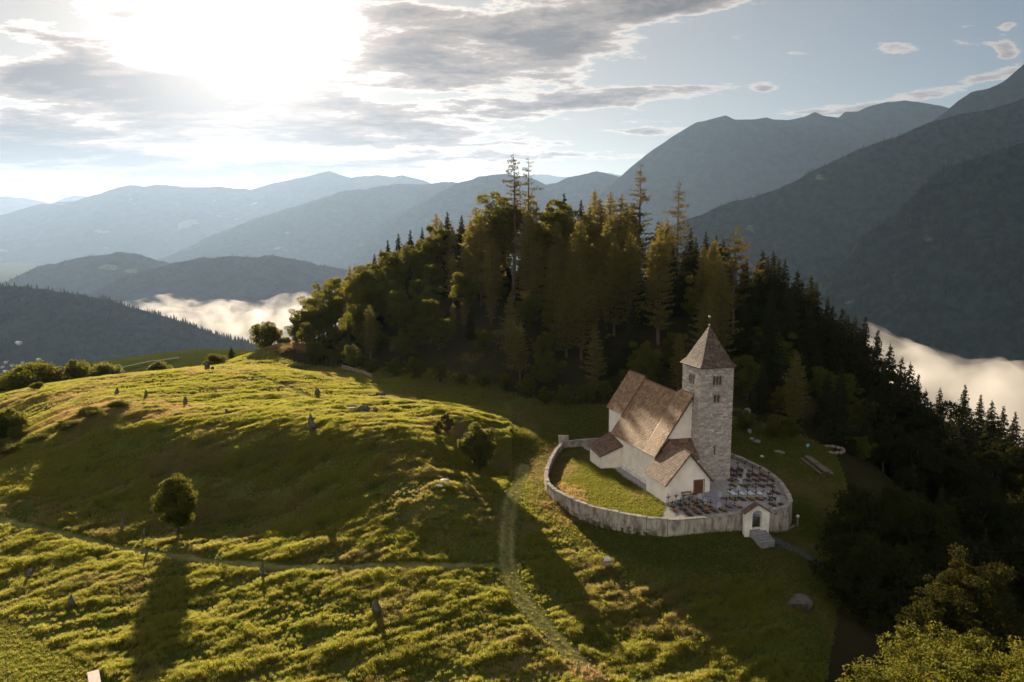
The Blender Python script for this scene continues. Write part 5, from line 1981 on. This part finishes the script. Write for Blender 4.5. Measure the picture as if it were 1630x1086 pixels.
# rock group with a seat at the end of the track
p = hit(579, 655)
for k, (dx_, w_, h_, lab) in enumerate(((0, 2.3, 1.0, 'dark rock block with the seats at the end of the worn track'), (1.7, .8, 1.0, 'small upright stone right of the dark rock block'), (1.1, 1.0, .45, 'low stone leaning on the dark rock block'))):
    o = link('boulder', rock_mesh('boulder', w_, w_ * .7, h_, 780 + k, .2), m_menhir)
    o.location = (p[0] + dx_, p[1] + (.4 if k else 0), gz(p[0] + dx_, p[1]) - .03)
    tag(o, lab, 'boulder')
sb = thing('seat', (p[0] - 1.9, p[1] + .2, gz(p[0] - 1.9, p[1] + .2)), 'small pale wooden seat left of the dark rock block', 'bench', None, .3)
MB().box(-.7, .7, -.2, .2, .4, .47).build('seat_board', m_wood_pale, sb)
for sx in (-.55, .5):
    MB().box(sx - .05, sx + .05, -.15, .15, -.1, .398).build('leg', m_wood_pale, sb)
MB().box(-.7, .7, .22, .26, .55, .85).box(-.6, -.52, .201, .219, .2, .8).box(.5, .58, .201, .219, .2, .8).build('backrest', m_wood_pale, sb)

# information stone with a tilted plate, beside the mown track
p = hit(966, 908)
inf = thing('information_stone', (p[0], p[1], gz(p[0], p[1])), 'low reddish block carrying a tilted white plate on the churchyard slope', 'plinth', None, .15)
link('block', rock_mesh('block', 1.0, .75, 1.15, 801, .12), plain('reddish_stone', (0.30, 0.2, 0.16), (0.2, .14, .12), 2.5, bmp=.6), inf)
pm = MB().box(-.36, .36, -.3, .3, -.025, .025).build('plate', m_white, inf)
pm.location = (0, -.05, 1.08)
pm.rotation_euler = (.35, 0, 0)

# rail fence by the wood, lit by the sun
m_rail = plain('sunlit_rail', (0.42, 0.34, 0.26), (0.3, .24, .18), 4, stretch=(1, 6, 6), rough=.6)
fa, fb = hit(545, 588), hit(592, 602)
fen = thing('rail_fence', (fa[0], fa[1], fa[2]), 'pale wooden rail fence at the foot of the wood catching the sun', 'fence')
npost = 9
pts = []
for k in range(npost):
    q = fa + (fb - fa) * k / (npost - 1)
    z = gz(q[0], q[1])
    pts.append((q[0] - fa[0], q[1] - fa[1], z - fa[2]))
    MB().bar((pts[-1][0], pts[-1][1], pts[-1][2] - .4), (pts[-1][0], pts[-1][1], pts[-1][2] + 1.05), .11).build('post', m_rail, fen)
for k in range(npost - 1):
    for hz_ in (.5, .92):
        a, b_ = pts[k], pts[k + 1]
        MB().bar((a[0], a[1] - .09, a[2] + hz_), (b_[0], b_[1] - .09, b_[2] + hz_), .05, .13).build('rail', m_rail, fen)
# thin wire fence carries on at both ends
for (pa, pb, n_, lab) in (((512, 575), (543, 587), 5, 'thin wire fence left of the pale rails'), ((594, 603), (626, 604), 5, 'thin wire fence right of the pale rails'), ((872, 720), (850, 780), 5, 'row of thin fence posts below the left of the churchyard wall')):
    a, b_ = hit(*pa), hit(*pb)
    f2 = thing('wire_fence', (a[0], a[1], a[2]), lab, 'fence')
    prev = None
    wires = MB()
    for k in range(n_):
        q = a + (b_ - a) * k / (n_ - 1)
        z = gz(q[0], q[1]) - a[2]
        c = (q[0] - a[0], q[1] - a[1], z)
        MB().bar((c[0], c[1], c[2] - .3), (c[0], c[1], c[2] + 1.2), .06).build('post', m_wood_pale, f2)
        if prev:
            for hz_ in (.5, .85, 1.12):
                wires.bar((prev[0], prev[1], prev[2] + hz_), (c[0], c[1], c[2] + hz_), .012)
        prev = c
    wires.build('wire', m_iron, f2)
for k, (px, py, h_, lab) in enumerate(((850, 768, 2.6, 'thin tall pole left of the churchyard wall'), (478, 623, 1.9, 'thin marker pole beside the worn track'), (12, 1086, 2.4, 'thin pole at the bottom left corner'), (1318, 788, 1.7, 'thin pole standing on the picnic lawn'), (369, 592, 1.7, 'thin marker pole on the far crown of the meadow'))):
    p = hit(px, py)
    o = MB().tube([(0, 0, -.3), (0, 0, h_)], [.035, .028], 7).build('pole', m_wood_pale)
    o.location = (p[0], p[1], gz(p[0], p[1]))
    tag(o, lab, 'pole')

# ------------------------------------------------------------------ lamp post and kerb right of the gate
p = hit(1269, 838)
lp = thing('bollard_lamp', (p[0], p[1], gz(p[0], p[1])), 'short post with a bright white cap right of the gateway', 'bollard')
MB().tube([(0, 0, -.3), (0, 0, 1.15)], [.12, .11], 10).build('post', m_paler, lp)
MB().tube([(0, 0, 1.151), (0, 0, 1.36), (0, 0, 1.42)], [.19, .19, .10], 12).build('cap', m_white, lp)
kpts = [hit(*q) for q in ((1238, 848), (1247, 847), (1256, 843), (1264, 839))]
kb = MB()
kb.tube([(q[0] - kpts[0][0], q[1] - kpts[0][1], gz(q[0], q[1]) - kpts[0][2] + .12) for q in kpts], [.14] * 4, 6)
o = kb.build('stone_kerb', m_paler)
o.location = kpts[0]
tag(o, 'curved pale kerb linking the gate boulders to the short post', 'kerb')

# ------------------------------------------------------------------ picnic lawn
m_bench = plain('grey_planks', (0.17, 0.12, 0.10), (0.1, .07, .06), 3, stretch=(.8, 6, 6), rough=.7)


def picnic(px, py, ang, L, label):
    p = hit(px, py)
    t = thing('picnic_table', (p[0], p[1], gz(p[0], p[1])), label, 'picnic table', 'picnic tables on the lawn', ang)
    for k in range(4):
        MB().box(-L / 2, L / 2, -.38 + k * .2, -.2 + k * .2, .72, .77).build('table_plank', m_bench, t)
    for s_ in (-1, 1):
        for k in range(2):
            c = s_ * (.72 + k * .17)
            MB().box(-L / 2, L / 2, c - .075, c + .075, .42, .46).build('bench_plank', m_bench, t)
    for sx in (-L / 2 + .35, L / 2 - .35):
        MB().bar((sx, -.7, -.1), (sx, -.22, .715), .09).bar((sx, .7, -.1), (sx, .22, .715), .09).bar((sx, -.88, .37), (sx, .88, .37), .08).build('trestle', m_bench, t)
    return t


a = hit(1283, 732)
b_ = hit(1316, 762)
pa = math.atan2(b_[1] - a[1], b_[0] - a[0])
picnic(1291, 741, pa, 3.8, 'farther of two long plank tables in line on the lawn')
picnic(1308, 755, pa, 3.8, 'nearer of two long plank tables in line on the lawn')
p = hit(1322, 718)
fr = thing('stone_seat_ring', (p[0], p[1], gz(p[0], p[1])), 'curved ring of grey stone seats at the edge of the wood', 'stone seats')
for k in range(9):
    t_ = -1.9 + k * .42
    o = link('stone', rock_mesh('stone', .95, .6, .55, 820 + k, 0, sub=2), m_paler, fr)
    o.location = (2.0 * math.cos(t_), 2.0 * math.sin(t_), 0)
    o.rotation_euler = (0, 0, t_ + 1.57)
p = hit(1285, 722)
bs = thing('information_board', (p[0], p[1], gz(p[0], p[1])), 'small blue board on a post above the picnic tables', 'sign')
MB().bar((0, 0, -.2), (0, 0, 1.3), .07).build('post', m_bench, bs)
MB().box(-.2, .2, -.08, -.04, 1.0, 1.45).build('board', plain('blue_panel', (0.12, 0.34, 0.55), (.1, .3, .5), 3), bs)

# stone parapet cut by the bottom edge, sunlight on top put into slab colour
pz = at(150, 1092, 50)
par = thing('parapet', (pz[0], pz[1], pz[2]), 'end of a pale block topped wall at the bottom left of the picture', 'wall', None, -1.02)
link('top_slab', MB().box(-.1, 5.5, -.35, .35, .9, 1.05).mesh('top_slab'), plain('sunlit_slab', (0.72, 0.62, 0.54), (0.62, .5, .44), 3), par)
MB().box(0, 5.4, -.3, .3, -3.5, .899).build('wall_face', plain('dark_wall', (0.12, 0.07, 0.05), (0.08, .05, .035), 3), par)

# ------------------------------------------------------------------ buildings far away
m_roof_w = plain('pale_metal_roof', (0.75, 0.72, 0.68), (0.6, .58, .55), 2, rough=.4)
m_roof_d = plain('brown_roof', (0.12, 0.08, 0.065), (0.08, .055, .045), 2)
m_housew = plain('house_wall', (0.55, 0.5, 0.44), (0.42, .38, .33), 1)
m_pane = plain('dark_pane', (0.02, 0.022, 0.028), rough=.2, spec=.8)


from mathutils.bvhtree import BVHTree
_far = RANGES['nearest dark slope with the village at its foot'].data
_co = np.empty(len(_far.vertices) * 3, np.float32)
_far.vertices.foreach_get('co', _co)
_bvh = BVHTree.FromPolygons([tuple(map(float, c_)) for c_ in _co.reshape(-1, 3)], [tuple(f_.vertices) for f_ in _far.polygons])


def house(px, py, Y, w_, d_, h_, roofm, label, rz=.3, name='house', dz=0.0):
    p = at(px, py, Y)
    if Y > 800:
        h_p = _bvh.ray_cast(Vector((0, 0, CAM_Z)), Vector(ray(px, py)).normalized())
        if h_p[0] is not None:
            p = h_p[0]
            dz = -.5
    t = thing(name, (p[0], p[1], p[2] + dz), label, name.replace('_', ' '), None, rz)
    MB().box(-w_ / 2, w_ / 2, -d_ / 2, d_ / 2, -4 if Y > 800 else -3, h_).build('wall', m_housew, t)
    r_ = MB()
    o_ = w_ * .06
    r_.prism([(-w_ / 2 - o_, -d_ / 2 - o_, h_ + .02), (w_ / 2 + o_, -d_ / 2 - o_, h_ + .02), (0, -d_ / 2 - o_, h_ + w_ * .3)], (0, d_ + 2 * o_, 0))
    r_.build('roof', roofm, t)
    for sx in (-.25, .25) if name != 'shed' else ():
        for fl in range(max(1, int(h_ / 3))):
            MB().box(sx * w_ - .6, sx * w_ + .6, -d_ / 2 - .08, -d_ / 2 - .01, 1 + fl * 3, 2.3 + fl * 3).build('window', m_pane, t)
    return t


VILL = [(30, 547, 2450, 16, 22, 6, m_roof_w, 'isolated farmhouse with a bright roof on the dark slope', 1.2), (62, 574, 2150, 14, 16, 6, m_roof_w, 'bright roofed house above the village on the far slope', 1.0),
        (10, 577, 2150, 12, 13, 7, m_roof_d, 'village house with brown roof, leftmost in the far cluster', .2), (4, 585, 2120, 12, 12, 7, m_roof_d, 'village house cut by the left edge of the picture', .6),
        (20, 583, 2100, 13, 12, 8, m_roof_d, 'white walled village house in the middle of the left cluster', -.3), (36, 578, 2100, 11, 12, 7, m_roof_d, 'village house at the right of the left cluster', .4),
        (38, 585, 2080, 14, 12, 6, m_roof_w, 'pale roofed house low in the far village', .9), (48, 580, 2090, 12, 14, 7, m_roof_d, 'grey village house just left of the thicket top', .1),
        (9, 592, 2060, 11, 16, 4, m_roof_w, 'long bright roofed barn below the far village', 1.3)]
for row in VILL:
    house(row[0], row[1], row[2], row[3] * .8, row[4] * .8, row[5] * .8, row[6], row[7], rz=row[8])
p = hit_far(189, 591)
house(189, 591, p[1], 2.2, 3.0, 1.3, m_roof_w, 'small white roofed shed on the slope behind the dome', .9, 'shed')
house(180, 593, hit_far(180, 593)[1], 1.8, 2, 1.1, m_roof_w, 'tiny shed left of the white roofed one', .4, 'shed')
# dry stone wall along the track on the green hill behind
w = MB()
prev = None
for (px, py) in ((182, 588), (200, 585), (220, 581), (240, 577), (262, 574), (285, 571)):
    q = hit_far(px, py)
    if prev is not None:
        w.bar((prev[0], prev[1], prev[2] + .2), (q[0], q[1], q[2] + .1), .6, .4)
    prev = q
o = w.build('field_wall', m_paler)
tag(o, 'thin grey wall running across the green hill behind the dome', 'wall')

# ------------------------------------------------------------------ far forest texture: trees on the nearest mountainsides
def far_tree(name):
    mb = MB()
    n = 6
    for (z0_, z1_, r_) in ((1, 13, 3.2), (8, 20, 2.2)):
        b0 = len(mb.v)
        for k in range(n):
            t = 2 * math.pi * k / n + z0_
            mb.v.append((r_ * math.cos(t) * (1 + .2 * (k % 2)), r_ * math.sin(t), z0_))
        mb.v.append((0, 0, z1_))
        for k in range(n):
            mb.f.append((b0 + k, b0 + (k + 1) % n, b0 + n))
    return mb.mesh(name)


m_far_tree = plain('far_conifers', (0.014, 0.021, 0.014), (0.026, 0.034, 0.020), .02, spec=0.0)
for lab, dens, nm in (('nearest dark slope with the village at its foot', .0042, 'forest covering the nearest slope on the left'), ('nearest dark forested mountainside on the right', .0035, 'forest covering the nearest mountainside on the right'),
                      ('long wooded shoulder falling to the left', .0014, 'forest covering the long shoulder on the right'), ('dark wooded hill above the left fog bank', .0009, 'forest on the hill above the left fog bank'),
                      ('low dark hill with mist on its shoulder', .0006, 'forest on the low hill with mist')):
    o = RANGES[lab]
    me_ = o.data
    nv = len(me_.vertices)
    co = np.empty(nv * 3, np.float32)
    me_.vertices.foreach_get('co', co)
    co = co.reshape(-1, 3)
    val = (fbm(co[:, 0] / 220, co[:, 1] / 220, 4, 77) > -.25).astype(np.float32) * (.55 + .45 * (fbm(co[:, 0] / 60, co[:, 1] / 60, 3, 78)))
    val = np.clip(val, 0, 1)
    ex = np.abs(np.arctan2(co[:, 0], co[:, 1])) < math.radians(37)
    a_ = me_.attributes.new('wooded', 'FLOAT', 'POINT')
    a_.data.foreach_set('value', (val * ex).astype(np.float32))
    scatter('distant_forest', far_tree('distant_tree'), m_far_tree, o, dens, 'wooded', .7, 1.5, 31, nm, .05)


# ------------------------------------------------------------------ air and fog
def volume_mat(name, density, color, aniso, wisp=0.0):
    m = bpy.data.materials.new(name)
    m.use_nodes = True
    nt = m.node_tree
    nt.nodes.clear()
    o = nt.nodes.new('ShaderNodeOutputMaterial')
    v = nt.nodes.new('ShaderNodeVolumePrincipled')
    v.inputs['Density'].default_value = density
    v.inputs['Color'].default_value = (*color, 1)
    v.inputs['Anisotropy'].default_value = aniso
    if wisp:
        n = mnoise(nt, wisp, 3, 0.5)
        nt.links.new((n.step(.44, .68) * density).s, v.inputs['Density'])
    nt.links.new(v.outputs[0], o.inputs['Volume'])
    return m


hz = MB().box(-40000, 40000, -3000, 44000, -1400, 2100).build('haze', volume_mat('morning_haze', 1.5e-5, (0.45, 0.64, 0.98), 0.46))
tag(hz, 'thin morning haze filling the valleys', None, None, 'stuff')


def fog_bank(label, rows, Y, depth, seed, density, wisp, m_color=(1, .97, .94)):
    """rows: (px, py_top, py_bottom) outline as seen at distance Y; a closed lumpy body of cloud"""
    R = np.array(rows, float)
    nx, nd = 150, 36
    px = np.linspace(R[0, 0], R[-1, 0], nx)
    top = np.interp(px, R[:, 0], R[:, 1])
    bot = np.interp(px, R[:, 0], R[:, 2])
    vt, vb = [], []
    for i in range(nx):
        dt, db = ray(px[i], top[i]), ray(px[i], bot[i])
        X = dt[0] * Y
        z1, z0 = CAM_Z + dt[2] * Y, CAM_Z + db[2] * Y
        e = min(1, 14 * min(i, nx - 1 - i) / nx) ** 0.5
        zc = (z1 * 0.35 + z0 * 0.65)
        for k in range(nd):
            u = -1 + 2 * k / (nd - 1)
            rnd = math.sqrt(max(0, 1 - u * u)) * e
            y = Y + u * depth * 0.5
            vt.append((X, y, zc + (z1 - zc) * rnd, rnd))
            vb.append((X, y, zc - (zc - z0) * rnd, rnd))
    vt, vb = np.array(vt), np.array(vb)
    h = abs(vt[:, 2] - vb[:, 2]).max()
    lump = fbm(vt[:, 0] / (h * 1.6), vt[:, 1] / (h * 2.2), 5, seed, 0.6)
    vt[:, 2] += h * 0.42 * lump * vt[:, 3]
    V = np.concatenate([vt[:, :3], vb[:, :3]])
    n0 = nx * nd
    a, c_ = np.meshgrid(np.arange(nx - 1), np.arange(nd - 1), indexing='ij')
    q = np.stack([a * nd + c_, (a + 1) * nd + c_, (a + 1) * nd + c_ + 1, a * nd + c_ + 1], -1).reshape(-1, 4)
    F = [q, q[:, ::-1] + n0]
    e1 = np.arange(nx - 1)
    for k in (0, nd - 1):
        s = np.stack([e1 * nd + k, (e1 + 1) * nd + k, (e1 + 1) * nd + k + n0, e1 * nd + k + n0], -1)
        F.append(s if k else s[:, ::-1])
    e2 = np.arange(nd - 1)
    for i in (0, nx - 1):
        s = np.stack([i * nd + e2, i * nd + e2 + 1, i * nd + e2 + 1 + n0, i * nd + e2 + n0], -1)
        F.append(s[:, ::-1] if i else s)
    me = quick_mesh('fog', V, np.concatenate(F), 4)
    me.validate()
    o = link('fog', me, volume_mat('fog_bank', density, m_color, 0.35, wisp), None, True)
    return tag(o, label, None, None, 'stuff')


fog_bank('pale fog lying in the valley on the left', [(190, 474, 486), (230, 470, 500), (290, 470, 512), (330, 478, 530), (370, 480, 560), (410, 486, 570), (450, 484, 580), (520, 486, 590), (640, 490, 600)], 4300, 1300, 5, 0.0030, .009, (.84, .80, .80))
fog_bank('white sea of fog filling the valley on the right', [(1330, 540, 700), (1400, 548, 700), (1460, 556, 700), (1540, 572, 720), (1600, 580, 740), (1640, 584, 760), (1750, 590, 760), (1900, 590, 760)], 1650, 500, 9, 0.007, .008, (.93, .90, .88))
